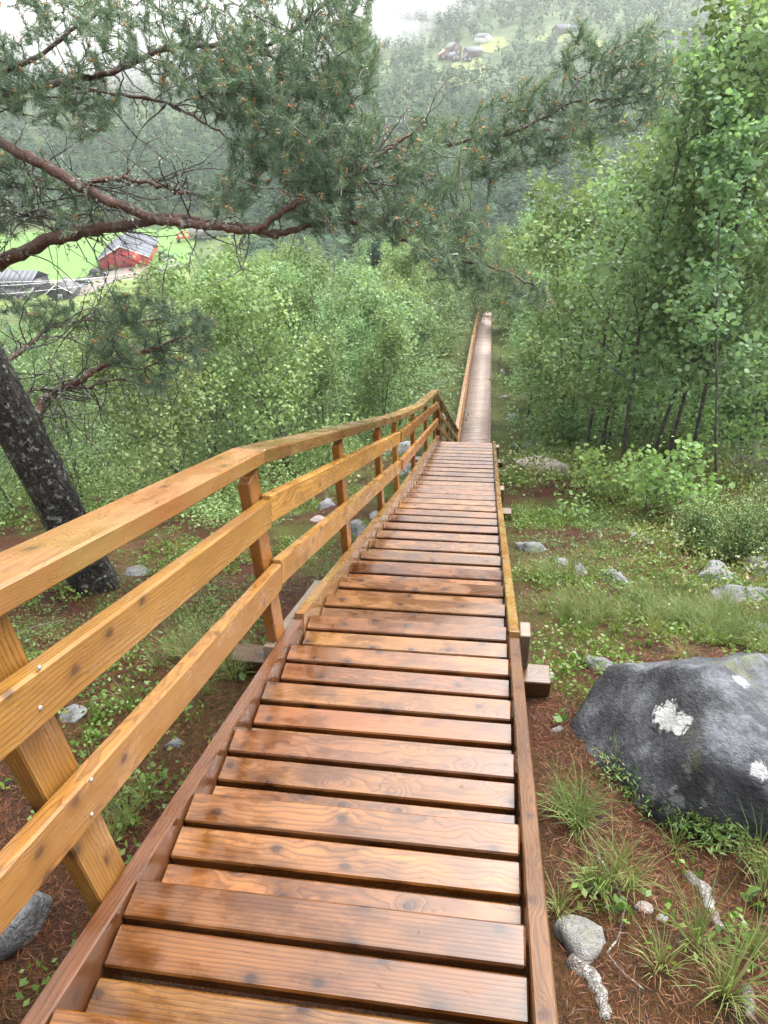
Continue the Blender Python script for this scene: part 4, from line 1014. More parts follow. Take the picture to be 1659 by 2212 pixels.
# lumber heap beside the house
c = atz(95, 620, FLOOR); t = empty('timber_stack', (c[0], c[1], FLOOR)); tag(t, 'heap of stacked pale timber between the dark house and the cars', 'timber stack')
for q in range(14):
    mb = MB(); mb.box((0, 0, 0), (rng.uniform(3, 5), .5, .35)); p_ = mb.obj('plank', [M['gravel'], M['brown_wall'], M['greywood'], M['greywood']][q % 4], t); p_.location = (rng.uniform(-.8, .8), (q % 5)*.6-1.2, .2+.4*(q//5)); p_.rotation_euler = (0, 0, rng.normal()*.12)
# little grey shed with white finial
c = atz(134, 656, FLOOR); sh = gable_house('grey_shed', (c[0], c[1], FLOOR), R(12), 5.6, 6.0, 2.4, 4.3, M['black_wall'], M['grey_roof'], 'small dark shed with grey roof and white gable mast near the blue car', 'shed', windows=[(0, 0, 1.6, .9, .9, 'f')])
mb = MB(); mb.box((0, -.5, 4.9), (.16, .16, 2.2)); mb.obj('mast', M['white'], sh)
for s in (-1, 1):
    mb = MB(); mb.add([(0, -.45, 4.35), (s*3.2, -.45, 2.25), (s*3.2, -.52, 2.25), (0, -.52, 4.35), (0, -.45, 4.6), (s*3.2, -.45, 2.5), (s*3.2, -.52, 2.5), (0, -.52, 4.6)], [[0, 1, 2, 3], [7, 6, 5, 4], [0, 4, 5, 1], [1, 5, 6, 2], [2, 6, 7, 3], [3, 7, 4, 0]]); mb.obj('barge_board', M['white'], sh)

# cars
M['tyre'] = plain('tyre_rubber', (.02, .02, .02), .8); M['rim'] = plain('alloy_rim', (.5, .5, .52), .3, .8); M['lamp'] = plain('lamp_glass', (.7, .7, .68), .15); M['cglass'] = plain('dark_car_glass', (.03, .035, .04), .06)
def car(name, loc, rz, col, label, suv=False):
    t = empty(name, (loc[0], loc[1], FLOOR+.25), rz); tag(t, label, 'car', 'cars parked on the farm drive')
    paint = plain('car_paint_'+name, col, .2, .3, var=.05)
    h1, h2 = (1.0, 1.75) if suv else (.85, 1.42)
    side = [(-2.2, .35), (2.2, .35), (2.25, .6), (2.1, h1-.12), (1.0, h1), (-1.9, h1+.04), (-2.2, h1-.1), (-2.25, .6)]
    def loft(poly, w0, w1, zc):
        mb = MB(); n = len(poly)
        ws = [w0 if p[1] < zc else w1 for p in poly]
        v = [(p[0], -w, p[1]) for p, w in zip(poly, ws)]+[(p[0], w, p[1]) for p, w in zip(poly, ws)]
        mb.add(v, [[a, (a+1) % n, n+(a+1) % n, n+a] for a in range(n)], [[0, a+1, a] for a in range(1, n-1)]+[[n, n+a, n+a+1] for a in range(1, n-1)]); return mb
    loft(side, .88, .86, .7).obj('body', paint, t)
    b = -2.0 if suv else -1.55
    cab = [(b, h1-.02), (1.05, h1-.02), (.35, h2-.08), (.1, h2), (b+.55, h2), (b+.25, h2-.1)]
    loft(cab, .84, .64, h1+.1).obj('windows', M['cglass'], t)
    mb = MB(); mb.box(((b+.75)/2, 0, h2), (.15-b-.6, 1.22, .06)); mb.obj('roof', paint, t)
    for x in (-1.35, 1.4):
        for s in (-1, 1):
            mb = MB(); mb.disc((x, s*.82, .34), .34, (0, 1, 0), .22); wl = mb.obj('wheel', M['tyre'], t)
            mb = MB(); mb.disc((x, s*.9, .34), .2, (0, s, 0), .1); mb.obj('rim', M['rim'], wl)
    for s in (-1, 1):
        mb = MB(); mb.box((2.18, s*.62, .68), (.12, .35, .16)); mb.obj('headlight', M['lamp'], t)
        mb = MB(); mb.box((-2.2, s*.65, .75), (.1, .28, .2)); mb.obj('tail_light', M['barn_red'], t)
    return t
c = atz(214, 598, FLOOR); car('parked_car', c, R(8), (.012, .013, .015), 'black estate car parked nearest the red barn', True)
c = atz(177, 616, FLOOR); car('parked_car', c, R(10), (.015, .035, .035), 'dark green saloon parked between the black and the blue car')
c = atz(158, 625, FLOOR); car('parked_car', c, R(6), (.07, .14, .36), 'small blue car parked behind the grey shed')
# tractor, bales, machines
c = atz(360, 565, FLOOR); t = empty('green_tractor', (c[0], c[1], FLOOR+.2), R(15)); tag(t, 'green tractor standing right of the red barn', 'tractor')
M['tgreen'] = mat_paint('tractor_green', (.02, .12, .05), .35); M['bale'] = plain('white_bale_wrap', (.72, .74, .73), .3)
mb = MB(); mb.box((.9, 0, 1.1), (2.4, .8, .7)); mb.box((.9, 0, 1.5), (2.0, .6, .2)); mb.obj('bonnet', M['tgreen'], t)
mb = MB(); mb.box((-.9, 0, 1.9), (1.4, 1.3, 1.2)); mb.obj('cab_glass', M['cglass'], t)
mb = MB(); mb.box((-.9, 0, 2.58), (1.6, 1.5, .16)); mb.obj('cab_roof', M['tgreen'], t)
for x, r_, s in ((-1.0, .85, -1), (-1.0, .85, 1), (1.5, .55, -1), (1.5, .55, 1)):
    mb = MB(); mb.disc((x, s*.85, r_), r_, (0, 1, 0), .45, 18); wl = mb.obj('wheel', M['tyre'], t); mb = MB(); mb.disc((x, s*1.0, r_), r_*.5, (0, s, 0), .3); mb.obj('rim', M['tgreen'], wl)
mb = MB(); mb.tube([(1.6, -.5, 1.0), (2.6, -.5, 1.8), (3.6, -.5, .6)], .09, 6); mb.tube([(1.6, .5, 1.0), (2.6, .5, 1.8), (3.6, .5, .6)], .09, 6); mb.obj('loader_arm', M['tgreen'], t)
for n, (px, lab) in enumerate(((362, 'left white wrapped hay bale in front of the green tractor'), (374, 'right white wrapped hay bale in front of the green tractor'))):
    c = atz(px, 572, FLOOR); mb = MB(); pr = [(0, .02), (.45, .03), (.56, .12), (.6, .3), (.6, .9), (.56, 1.08), (.45, 1.17), (0, 1.18)]
    th = np.arange(16)/16*2*np.pi; vs_ = np.concatenate([np.stack([r_*np.cos(th), r_*np.sin(th), np.full(16, z_)], 1) for r_, z_ in pr])
    mb.add(vs_, [[a*16+b_, a*16+(b_+1) % 16, (a+1)*16+(b_+1) % 16, (a+1)*16+b_] for a in range(7) for b_ in range(16)])
    o = mb.obj('hay_bale', M['bale'], None, True); o.location = (c[0], c[1], FLOOR+.2); tag(o, lab, 'hay bale', 'wrapped bales by the tractor')
c = atz(397, 523, FLOOR); t = empty('hay_machine', (c[0], c[1], FLOOR+.2), R(20)); tag(t, 'red hay machine with raised arms at the back of the farmyard', 'farm machine')
M['mred'] = mat_paint('machine_red', (.62, .04, .03), .35)
mb = MB(); mb.box((0, 0, 1.0), (4.0, .5, .4)); mb.box((-1.2, 0, 1.7), (.5, .5, 1.2)); mb.obj('frame', M['mred'], t)
for s in (-1, 1):
    mb = MB(); mb.tube([(0, 0, 1.2), (.4, s*1.4, 2.6), (.9, s*2.2, 2.2)], .13, 6); am = mb.obj('arm', M['mred'], t)
    mb = MB()
    for q in range(8): a = q*.785; mb.tube([(.9, s*2.2, 2.0), (.9+1.3*math.cos(a), s*2.2+1.3*math.sin(a), 1.7)], .05, 4)
    mb.obj('rotor', M['mred'], am)
    mb = MB(); mb.disc((-1.3, s*.9, .5), .5, (0, 1, 0), .3); mb.obj('wheel', M['tyre'], t)
M['trailer'] = mat_paint('trailer_white', (.36, .36, .36))
for n, (px, py, sz, lab) in enumerate((((432), 508, (5.5, 2.4, 2.6), 'white box trailer behind the red hay machine'), (470, 504, (6.5, 2.5, 2.8), 'white box trailer furthest right in the farmyard'))):
    c = atz(px, py+8, FLOOR); t = empty('box_trailer', (c[0], c[1], FLOOR+.2), R(15+n*30)); tag(t, lab, 'trailer', 'white trailers in the farmyard')
    mb = MB(); mb.box((0, 0, sz[2]/2+.6), sz); mb.obj('box', M['trailer'], t); mb = MB(); mb.box((0, 0, .55), (sz[0]*1.1, .9, .15)); mb.obj('chassis', M['black_wall'], t)
    for x in (-1.2, .2):
        for s in (-1, 1): mb = MB(); mb.disc((x, s*1.0, .4), .4, (0, 1, 0), .25); mb.obj('wheel', M['tyre'], t)
# power line
pa = atz(305, 572, FLOOR); pb = atz(-70, 690, FLOOR+0); pc = atz(480, 600, FLOOR)
M['polewood'] = plain('dark_pole', (.06, .05, .045), .8); M['wire'] = plain('pale_wire', (.55, .55, .56), .4, .3)
for n, (p_, h, lab) in enumerate(((pa, 8.5, 'thin dark power pole in front of the red barn'),)):
    t = empty('power_pole', (p_[0], p_[1], FLOOR)); tag(t, lab, 'pole')
    mb = MB(); mb.tube([(0, 0, -.3), (0, 0, h)], [.14, .1], 8); mb.obj('pole', M['polewood'], t); mb = MB(); mb.box((0, 0, h-.4), (1.6, .12, .12)); mb.obj('crossarm', M['polewood'], t)
for n, (a, b) in enumerate((((-60, 620), (330, 584)), ((-60, 640), (330, 594)), ((-60, 610), (300, 590)))):
    P_a = at(a[0], a[1], 95); P_b = at(b[0], b[1], 120); mb = MB()
    w = np.array([P_a+(P_b-P_a)*q/16+np.array([0, 0, -1.6*(q/16)*(1-q/16)]) for q in range(17)]); mb.tube(w, .028, 4); o = mb.obj('power_line', M['wire']); tag(o, ['uppermost', 'lowest', 'middle'][n if n < 1 else (1 if n == 1 else 2)]+' of three thin pale wires crossing before the dark house', 'power line', 'power lines')

# far farms
for key, poly in dict(a=[(935, 178), (940, 150), (985, 138), (1040, 128), (1050, 150), (1035, 178), (985, 190)], ).items():
    S_(drape('hill_meadow', poly, M['meadow'], .5, far=True, step=6), 'yellow green meadow below the far hillside farm')
S_(drape('hill_meadow', [(1030, 112), (1045, 88), (1085, 80), (1100, 100), (1060, 118)], M['meadow'], .5, far=True, step=6), 'yellowish meadow round the pale far house')
S_(drape('hill_meadow', [(1155, 88), (1170, 76), (1240, 74), (1225, 92)], M['meadow'], .5, far=True, step=6), 'straw coloured clearing beside the long far barn')
S_(drape('hill_meadow', [(1235, 105), (1250, 90), (1310, 92), (1300, 108)], M['meadow'], .5, far=True, step=6), 'straw coloured clearing right of the long far barn')
S_(drape('hill_meadow', [(825, 136), (860, 122), (880, 130), (835, 145)], M['meadow'], .5, far=True, step=6), 'small pale clearing left of the far farm')
FH = [((962, 131), 15, 7.5, 9, 3.0, 5.6, 'brown_wall', 'rust_roof', 'far farm house with rusty red roof, leftmost of the cluster'), ((985, 122), 22, 8, 13, 4.2, 7.4, 'brown_wall', 'grey_roof', 'big brown far farm barn with grey roof in the middle of the cluster'),
      ((985, 133), 30, 6.5, 9, 2.6, 4.8, 'brown_wall', 'roof_metal', 'low grey-roofed far farm shed in front of the big brown barn'), ((1006, 125), -60, 7, 11, 3.2, 5.6, 'brown_wall', 'roof_metal', 'far farm building with pale roof, rightmost of the cluster'),
      ((1010, 136), 10, 5.5, 7, 2.4, 4.4, 'black_wall', 'grey_roof', 'small dark far hut below the pale roofed building'), ((1055, 93), 35, 7, 12, 2.8, 4.8, 'white', 'roof_metal', 'pale house on the hillside above the far farm cluster'),
      ((1200, 78), -55, 9, 17, 3.2, 5.6, 'brown_wall', 'roof_metal', 'long far barn with white roof high on the hillside')]
for (b, rz, w, l, eh, rh, wm, rm, lab) in FH:
    p_ = farhit(*b); f = p_[1]/560*.95
    gable_house('hillside_building', (p_[0], p_[1], float(gnd(p_[0], p_[1]))+.4), R(rz), w*f, l*f, eh*f, rh*f, M[wm], M[rm], lab, 'building', 'buildings on the far hillside', windows=[(-1.5, 0, 1.7, .9, 1.0, 'f'), (1.5, 0, 1.7, .9, 1.0, 'f')])

# ------------------------------------------------------------------ ROCKS
def rock_mesh(seed, sx, sy, sz, sub=3, rough=.22, flat=.0):
    import bmesh
    r = np.random.default_rng(seed); bm = bmesh.new(); bmesh.ops.create_icosphere(bm, subdivisions=sub, radius=1.0)
    co = np.array([v_.co[:] for v_ in bm.verts]); d = np.ones(len(co))
    for k in range(13):
        n_ = unit(r.normal(size=3)); c_ = r.uniform(.5, .9); s = co@n_; d = np.minimum(d, np.where(s > 1e-3, c_/np.maximum(s, 1e-3), 9.)) if r.random() < .8 else d
    for k in range(6):
        f_ = r.normal(size=3)*(1.5+k); d = d*(1+rough*.25/(1+k*.5)*np.sin(co@f_+r.random()*6))
    co = co*d[:, None]*np.array([sx, sy, sz])
    for v_, c_ in zip(bm.verts, co): v_.co = c_
    me = bpy.data.meshes.new('rock'); bm.to_mesh(me); bm.free(); me.polygons.foreach_set('use_smooth', np.ones(len(me.polygons), bool)); return me
# the big boulder, shaped with a flat-topped wedge
bx_, by_ = 1.14, 1.85
bme = rock_mesh(11, 1, 1, 1, 5, .10)
co = np.empty(len(bme.vertices)*3, np.float32); bme.vertices.foreach_get('co', co); co = unit(co.reshape(-1, 3))
q_ = (np.abs(co)**3.2).sum(1, keepdims=True)**(-1/3.2); co = co*q_                    # rounded block
co = co*np.array([.74, .50, .42]); co[:, 2] -= .16*np.clip(co[:, 0]+.3, 0, 2)*(co[:, 2] > 0)
for nn0, lim in (((-.78, -.30, .48), .50), ((.05, -.85, .5), .41), ((.3, .2, .92), .30), ((-.5, .6, .55), .5), ((.5, -.7, .5), .5), ((-.6, -.75, .1), .55)):
    nn0 = unit(np.array(nn0)); ov = np.clip(co@nn0-lim, 0, None); co = co-ov[:, None]*nn0*.97
co = co+unit(co)*(.016*np.sin(co@np.array([4., 2.5, 3]))+.012*np.sin(co@np.array([-3., 6, 2.5])+1))[:, None]
nn_ = unit(co); co += nn_*(.006*np.sin(co@np.array([21., 9, 13]))+.006*np.sin(co@np.array([-13., 27, 8])+1)+.005*np.sin(co@np.array([38., -22, 31]))+.004*np.sin(co@np.array([70., 52, -61])))[:, None]
bme.vertices.foreach_set('co', co.ravel()); bme.update()
bo = mobj('big_boulder', bme, None); bo.location = (bx_, by_, float(gnd(bx_, by_))-.05); bo.rotation_euler = (R(6), R(10), R(-24))
from mathutils.bvhtree import BVHTree
bmw = Matrix.LocRotScale(bo.location, bo.rotation_euler, None); bvh = BVHTree.FromPolygons([v_.co for v_ in bme.vertices], [p_.vertices[:] for p_ in bme.polygons])
def on_boulder(px, py):
    r_ = Vector(ray(px, py)); inv = bmw.inverted(); h_ = bvh.ray_cast(inv@Vector((0, 0, 0)), (inv.to_3x3()@r_).normalized()); return tuple(h_[0]) if h_[0] else (9, 9, 9)
M['boulder'] = rock_mat('dark_boulder', (.015, .0165, .0195), (.05, .053, .06), [(on_boulder(1440, 1548), .060, 1.0), (on_boulder(1472, 1565), .045, 1.0), (on_boulder(1600, 1470), .03, .3), (on_boulder(1640, 1665), .03, .5)], .5, .35, .8)
bme.materials.append(M['boulder'])
tag(bo, 'big dark grey boulder with white lichen crusts right of the stairs', 'boulder')
ROCKS = [((18, 2030), .15, .8, 'rock', 'rounded grey stone at the lower left edge below the railing'), ((1150, 970), .42, .55, 'rock', 'pale grey boulder right beside the landing'), ((1178, 1020), .46, .5, 'pink_rock', 'pinkish boulder just below the pale grey one'), ((1105, 965), .2, .6, 'rock', 'dark mossy stone left of the pale grey boulder'),
         ((778, 1155), .17, .6, 'rock', 'grey stone just left of the stairs behind the third post'), ((868, 985), .36, .7, 'rock', 'big whitish rock behind the far railing boards'), ((880, 1025), .3, .7, 'rock', 'grey rock below the whitish one behind the railing'), ((705, 1095), .14, .5, 'rock', 'small flat grey stone behind the upper rail boards'), ((690, 1125), .1, .5, 'pink_rock', 'pinkish pebble under the flat grey stone'), ((815, 1120), .12, .5, 'rock', 'pale stone at the foot of the fourth post'),
         ((300, 1240), .13, .4, 'rock', 'flat stone right of the pine trunk foot'), ((262, 1165), .1, .4, 'rock', 'grey stone hidden behind the handrail near the pine'), ((375, 1610), .055, .8, 'rock', 'small whitish stone under the lower rail board'), ((155, 1550), .06, .5, 'rock', 'little grey stone left of the middle post'), ((470, 1600), .05, .5, 'rock', 'tiny grey stone beside the stringer'),
         ((1160, 1190), .16, .45, 'rock', 'flat brownish stone covered in needles right of the stringer'), ((1245, 1240), .1, .6, 'rock', 'grey stone right of the needle-covered one'), ((1215, 1218), .08, .6, 'rock', 'small bluish stone between two grass clumps'), ((1330, 1258), .12, .7, 'rock', 'rounded grey stone among the heath'), ((1545, 1245), .18, .7, 'rock', 'dark angular stone under juniper on the right'),
         ((1640, 1235), .2, .7, 'rock', 'light grey stone at the right edge above the boulder'), ((1600, 1290), .2, .5, 'rock', 'long grey slab at the right edge behind the grass'), ((1655, 1370), .14, .6, 'rock', 'grey stone half cut by the right edge'), ((1390, 1165), .14, .3, 'rock', 'flat stone in the green moss'), ((1305, 1135), .05, .7, 'pale_rock', 'small bright white stone in brown litter'), ((1478, 1165), .15, .3, 'rock', 'flat grey stone near the junipers'),
         ((1255, 2050), .085, .8, 'pale_rock', 'whitish weathered stone low right beside the stringer'), ((1385, 1962), .032, .9, 'pink_rock', 'small pinkish stone in the lower right litter'), ((1430, 1985), .02, .6, 'pale_rock', 'tiny pale pebble beside the pinkish stone'), ((1175, 1475), .06, .6, 'pale_rock', 'pale lichened stone by the right sleeper'), ((1205, 1580), .03, .5, 'pale_rock', 'small pale chip left of the big boulder'), ((1300, 1440), .1, .6, 'rock', 'dark stone touching the left end of the big boulder'),
         ((640, 870), .3, .5, 'rock', 'mossy rock in the undergrowth left of the landing'), ((955, 830), .4, .5, 'rock', 'dark mossy boulder left of the lower stairs'), ((960, 905), .4, .4, 'rock', 'mossy slab left of the lower railing'), ((1110, 905), .3, .5, 'rock', 'grey rock right of the lower stairs'), ((1090, 860), .3, .5, 'pink_rock', 'pinkish rock in undergrowth right of the lower stairs'), ((1085, 805), .35, .5, 'rock', 'grey rock beside the far right stringer')]
for n, (b, s, fl_, mt, lab) in enumerate(ROCKS):
    p_ = hit(*b); g_ = float(gnd(p_[0], p_[1]))
    r_ = np.random.default_rng(600+n)
    o = mobj('rock', rock_mesh(600+n, s*r_.uniform(.9, 1.25), s*r_.uniform(.75, 1.05), s*fl_*.9, 4 if s > .1 else 3, .34), M[mt]); o.location = (p_[0], p_[1], g_+s*fl_*.02); o.rotation_euler = (r_.normal()*.12, r_.normal()*.12, r_.random()*6.28)
    tag(o, lab, 'rock', 'rocks on the slope')
# roots and sticks
def stick(name, pxs, r0, r1, mat, label, cat, lift=-.003, n=30):
    P_ = np.array([hit(a, b) for a, b in pxs]); P_ = dense(P_, n); P_[:, 2] = gnd(P_[:, 0], P_[:, 1])+lift; P_[:, :2] += np.stack([np.sin(np.arange(n)*.9+r0*900), np.cos(np.arange(n)*.7)], 1)*r0*.15
    mb = MB(); c_ = P_[0].copy(); mb.tube(P_-c_, np.linspace(r0, r1, n)*(1+.03*np.sin(np.arange(n)*.5)), 8); o_ = mb.obj(name, M[mat], None, True); o_.location = tuple(c_); return tag(o_, label, cat, 'roots and sticks on the ground')
stick('root', [(1480, 1895), (1520, 1920), (1535, 1965), (1555, 2010)], .022, .014, 'root', 'whitish bare root running down the lower right corner', 'root')
stick('root', [(1235, 2080), (1275, 2110), (1300, 2160), (1310, 2205)], .026, .014, 'root', 'thick pale root below the whitish stone', 'root')
stick('root', [(1612, 2140), (1620, 2205)], .016, .012, 'root', 'short pale root stub in the bottom right corner', 'root')
stick('stick', [(1290, 1850), (1325, 1900), (1350, 1960), (1335, 2030), (1310, 2060), (1340, 2100), (1390, 2140)], .006, .004, 'twig', 'long dark crooked twig in the lower right litter', 'stick')
stick('stick', [(1205, 1995), (1245, 2000), (1260, 2050)], .005, .003, 'twig', 'short curved dark twig beside the right stringer', 'stick')
stick('stick', [(1480, 1500), (1540, 1510), (1560, 1515), (1640, 1500)], .004, .003, 'twig', 'thin twig lying at the right of the big boulder', 'stick', .02)
stick('stick', [(210, 1600), (270, 1570), (310, 1545)], .008, .005, 'root', 'whitish dead stick under the middle rail board', 'stick')
stick('stick', [(60, 1360), (140, 1340), (180, 1350)], .008, .005, 'root', 'pale dead stick below the pine trunk', 'stick')
stick('stick', [(1560, 1215), (1625, 1160), (1659, 1130)], .012, .01, 'red_bark', 'reddish fallen branch near the right edge', 'stick', .05)

# ------------------------------------------------------------------ GROUND COVER
def scatter(n, x0, x1, y0, y1, dens, power=1.0):
    x = rng.uniform(x0, x1, n); y = y0+(y1-y0)*rng.random(n)**power
    k = ((x < XL-.12) | (x > XR+.12)) & (rng.random(n) < dens(x, y)); x, y = x[k], y[k]
    return np.stack([x, y, gnd(x, y)], 1)
BR = np.array(bo.location)
def off_boulder(P_): return ((P_[:, 0]-BR[0])/.62)**2+((P_[:, 1]-BR[1])/.5)**2 > 1.0
def clump_leaves(P_, per, rad, h, size, shape, upn=.5, hpow=.7):
    n = len(P_); C = np.repeat(P_, per, 0); m_ = len(C); s = np.repeat(rng.uniform(.6, 1.3, n), per)
    a = rng.random(m_)*6.28; rr_ = np.sqrt(rng.random(m_))*rad*s
    zz = h*s*rng.random(m_)**hpow*(1-.4*(rr_/(rad*s+1e-6))**2)
    C = C+np.stack([rr_*np.cos(a), rr_*np.sin(a), zz], 1)
    v, f = leaf_faces(C, rng.normal(size=(m_, 3))*.7+np.array([0, 0, upn]), rng.uniform(.6, 1.3, m_)*size, shape)
    tone = np.repeat(rng.random(n), per); return v, f, np.clip(.5*rng.random(m_)+.5*tone, 0, 1)
def cover(name, lab, cat, mat, v, f, rn):
    o = mobj(name, raw_mesh(name, v, f if isinstance(f, list) else [f], rn), mat); return tag(o, lab, cat, None, 'stuff')
# bilberry and lingonberry
P1 = scatter(30000, -7, 6, .3, 12, lambda x, y: np.clip(.02+1.25*patch(x, y, 2.3, .3)+.42*(x > .4)*(y > 2.6)-.35*(x > .2)*(y < 1.7), .03, .9), 1.2); P1 = P1[off_boulder(P1)][:9000]
cover('bilberry_shrubs', 'light green bilberry sprigs scattered over the needle litter', 'shrubs', M['berry_leaf'], *clump_leaves(P1, 18, .07, .10, .025, 'oval'))
# heath / crowberry / moss cushions
P2 = scatter(20000, -6.5, 6, .3, 10, lambda x, y: np.clip(-.05+1.4*patch(x, y, 1.5, 2.2)+.1*(x > .4)-.5*(x > .2)*(y < 1.5), 0, .9)); P2 = P2[off_boulder(P2)][:6500]
bs = np.array([[bx_-.52+rng.normal()*.1, by_-.42+rng.normal()*.09, 0] for _ in range(120)]); bs[:, 2] = gnd(bs[:, 0], bs[:, 1])
bs = []
for q in range(170):
    u_ = rng.random(); c_ = hit(1335+u_*235+rng.normal()*14, 1668+u_*150+rng.normal()*22); bs.append([c_[0], c_[1], float(gnd(c_[0], c_[1]))+rng.uniform(0, .05)])
P2 = np.concatenate([P2, np.array(bs)])
cover('heath_cushions', 'dark green heath and crowberry cushions on the slope', 'heath', M['heath'], *clump_leaves(P2, 22, .085, .075, .027, 'thin', .9))
# grass
def grass(P_, per, L, spread):
    n = len(P_); C = np.repeat(P_, per, 0); m_ = len(C); s = np.repeat(rng.uniform(.6, 1.25, n), per); a = rng.random(m_)*6.28; r_ = rng.random(m_)*.03
    b0 = C+np.stack([r_*np.cos(a), r_*np.sin(a), 0*a], 1); ln = L*s*rng.uniform(.5, 1.15, m_); out_ = spread*rng.random(m_)
    d = np.stack([np.cos(a)*out_, np.sin(a)*out_, np.ones(m_)], 1); d = unit(d)
    p1 = b0+d*(ln*.55)[:, None]; p2 = p1+unit(d+np.stack([np.cos(a), np.sin(a), -.5*np.ones(m_)], 1)*.6)*(ln*.45)[:, None]
    w = np.stack([-np.sin(a), np.cos(a), 0*a], 1)*.0015
    v = np.stack([b0-w, b0+w, p1+w*.8, p1-w*.8, p2], 1).reshape(-1, 3); i5 = np.arange(m_)[:, None]*5
    rn = np.clip(np.repeat(rng.random(n), per)*.5+rng.random(m_)*.5, 0, 1)
    return v, [i5+np.array([[0, 1, 2, 3]]), i5+np.array([[3, 2, 4]])], np.concatenate([rn, rn])
Pg = scatter(2600, -6, 6, .4, 11, lambda x, y: np.clip(-.15+.9*patch(x, y, .9, 4.4), .02, .8))[:300]
ex = []
for (px, py, n_, sp_) in ((1500, 1350, 36, .25), (1420, 1330, 24, .22), (1600, 1370, 26, .22), (1260, 1330, 22, .12), (1235, 1760, 5, .05), (1290, 1940, 5, .05), (1180, 1250, 14, .1), (1560, 2080, 4, .06), (250, 1760, 6, .08), (420, 1440, 14, .15), (1190, 1000, 20, .3), (1620, 1850, 3, .08)):
    c_ = hit(px, py); q = c_[None, :2]+rng.normal(size=(n_, 2))*sp_; ex.append(np.column_stack([q, gnd(q[:, 0], q[:, 1])]))
ex = np.concatenate(ex); ex = ex[(ex[:, 0] > XR+.09) | (ex[:, 0] < XL-.15)]
Pg = Pg[(Pg[:, 1] > 2.2) | (rng.random(len(Pg)) < .35)]; Pg = np.concatenate([Pg, ex])
cover('grass', 'fine green grass tufts among the stones', 'grass', M['grass_blade'], *grass(Pg, 46, .21, .75))
# dry needles
Pn = scatter(70000, -4.2, 3.2, .25, 5.2, lambda x, y: np.clip(.75-.4*patch(x, y, 1.5, .3), .2, 1), 1.1); n = len(Pn)
a = rng.random(n)*6.28; dr = np.stack([np.cos(a), np.sin(a), rng.normal(size=n)*.3], 1); ln = rng.uniform(.012, .030, n)[:, None]; w = np.stack([-np.sin(a), np.cos(a), 0*a], 1)*.0016
up_ = np.stack([0*a, 0*a, rng.uniform(.003, .022, n)], 1); v = np.stack([Pn+up_-dr*ln, Pn+up_+w-dr*0, Pn+up_+dr*ln], 1).reshape(-1, 3)
cover('needle_litter', 'red brown fallen pine needles covering the ground', 'needle litter', M['litter'], v, np.arange(n*3).reshape(-1, 3), rng.random(n))
nt_ = 420; tx = rng.uniform(XL+.03, XR-.03, nt_); tyk = rng.integers(-1, 18, nt_); tj = rng.integers(0, 3, nt_); ty = .85+RUN*tyk-.0475-tj*RUN/3+rng.uniform(-.03, .03, nt_); tz = nos(.85+RUN*tyk)+.0045
a = rng.random(nt_)*6.28; dr = np.stack([np.cos(a), np.sin(a)*.6, 0*a], 1); ln = rng.uniform(.008, .022, nt_)[:, None]; w = np.stack([-np.sin(a), np.cos(a), 0*a], 1)*.0011; Pn = np.stack([tx, ty, tz], 1)
v = np.stack([Pn-dr*ln, Pn+w, Pn+dr*ln], 1).reshape(-1, 3)
cover('fallen_needles', 'few dry pine needles lying on the wet treads', 'needle litter', M['litter'], v, np.arange(nt_*3).reshape(-1, 3), rng.random(nt_))
Pn = scatter(90000, -3.2, 2.6, .3, 2.9, lambda x, y: np.clip(.8-.25*patch(x, y, 2.3, .3), .3, 1)); Pn = Pn[off_boulder(Pn)]; n = len(Pn)
a = rng.random(n)*6.28; dr = np.stack([np.cos(a), np.sin(a), rng.normal(size=n)*.25], 1); ln = rng.uniform(.007, .020, n)[:, None]; w = np.stack([-np.sin(a), np.cos(a), 0*a], 1)*.0012
v = np.stack([Pn+np.stack([0*a, 0*a, rng.uniform(.002, .014, n)], 1)-dr*ln, Pn+np.array([0, 0, .006])+w, Pn+np.array([0, 0, .006])+dr*ln], 1).reshape(-1, 3)
cover('fine_needle_litter', 'fine rusty needle and bark litter beside the upper steps', 'needle litter', M['litter'], v, np.arange(n*3).reshape(-1, 3), rng.random(n)*.75)
# taller undergrowth further down both sides of the stairs
P3 = scatter(7000, -9, 9, 8.5, 45, lambda x, y: np.clip(.5+.7*patch(x, y, .5, 1.1), .1, 1), 1.25)[:3000]
cover('undergrowth', 'mixed green and brown undergrowth along the lower stairs', 'undergrowth', M['brown_under'], *clump_leaves(P3, 32, .32, .34, .058, 'oval'))
P4 = scatter(2600, 1.3, 9, 4.0, 13, lambda x, y: np.clip(.5+.6*patch(x, y, .8, 5.1), .1, 1))[:1100]
cover('low_shrubs', 'low leafy shrubs under the right-hand aspens', 'shrubs', M['brown_under'], *clump_leaves(P4, 40, .2, .26, .034, 'oval'))
P5 = scatter(4000, -10, -2.4, 5.4, 16, lambda x, y: np.clip(.6+.5*patch(x, y, .8, 3.1), .15, 1)); P5 = P5[(P5[:, 0]-PB[0])**2+(P5[:, 1]-PB[1])**2 > 2.2][:1800]
cover('thicket_shrubs', 'knee high leafy shrubs at the foot of the birch thicket', 'shrubs', M['birch_leaf'], *clump_leaves(P5, 42, .26, .55, .042, 'oval', .5, .8))
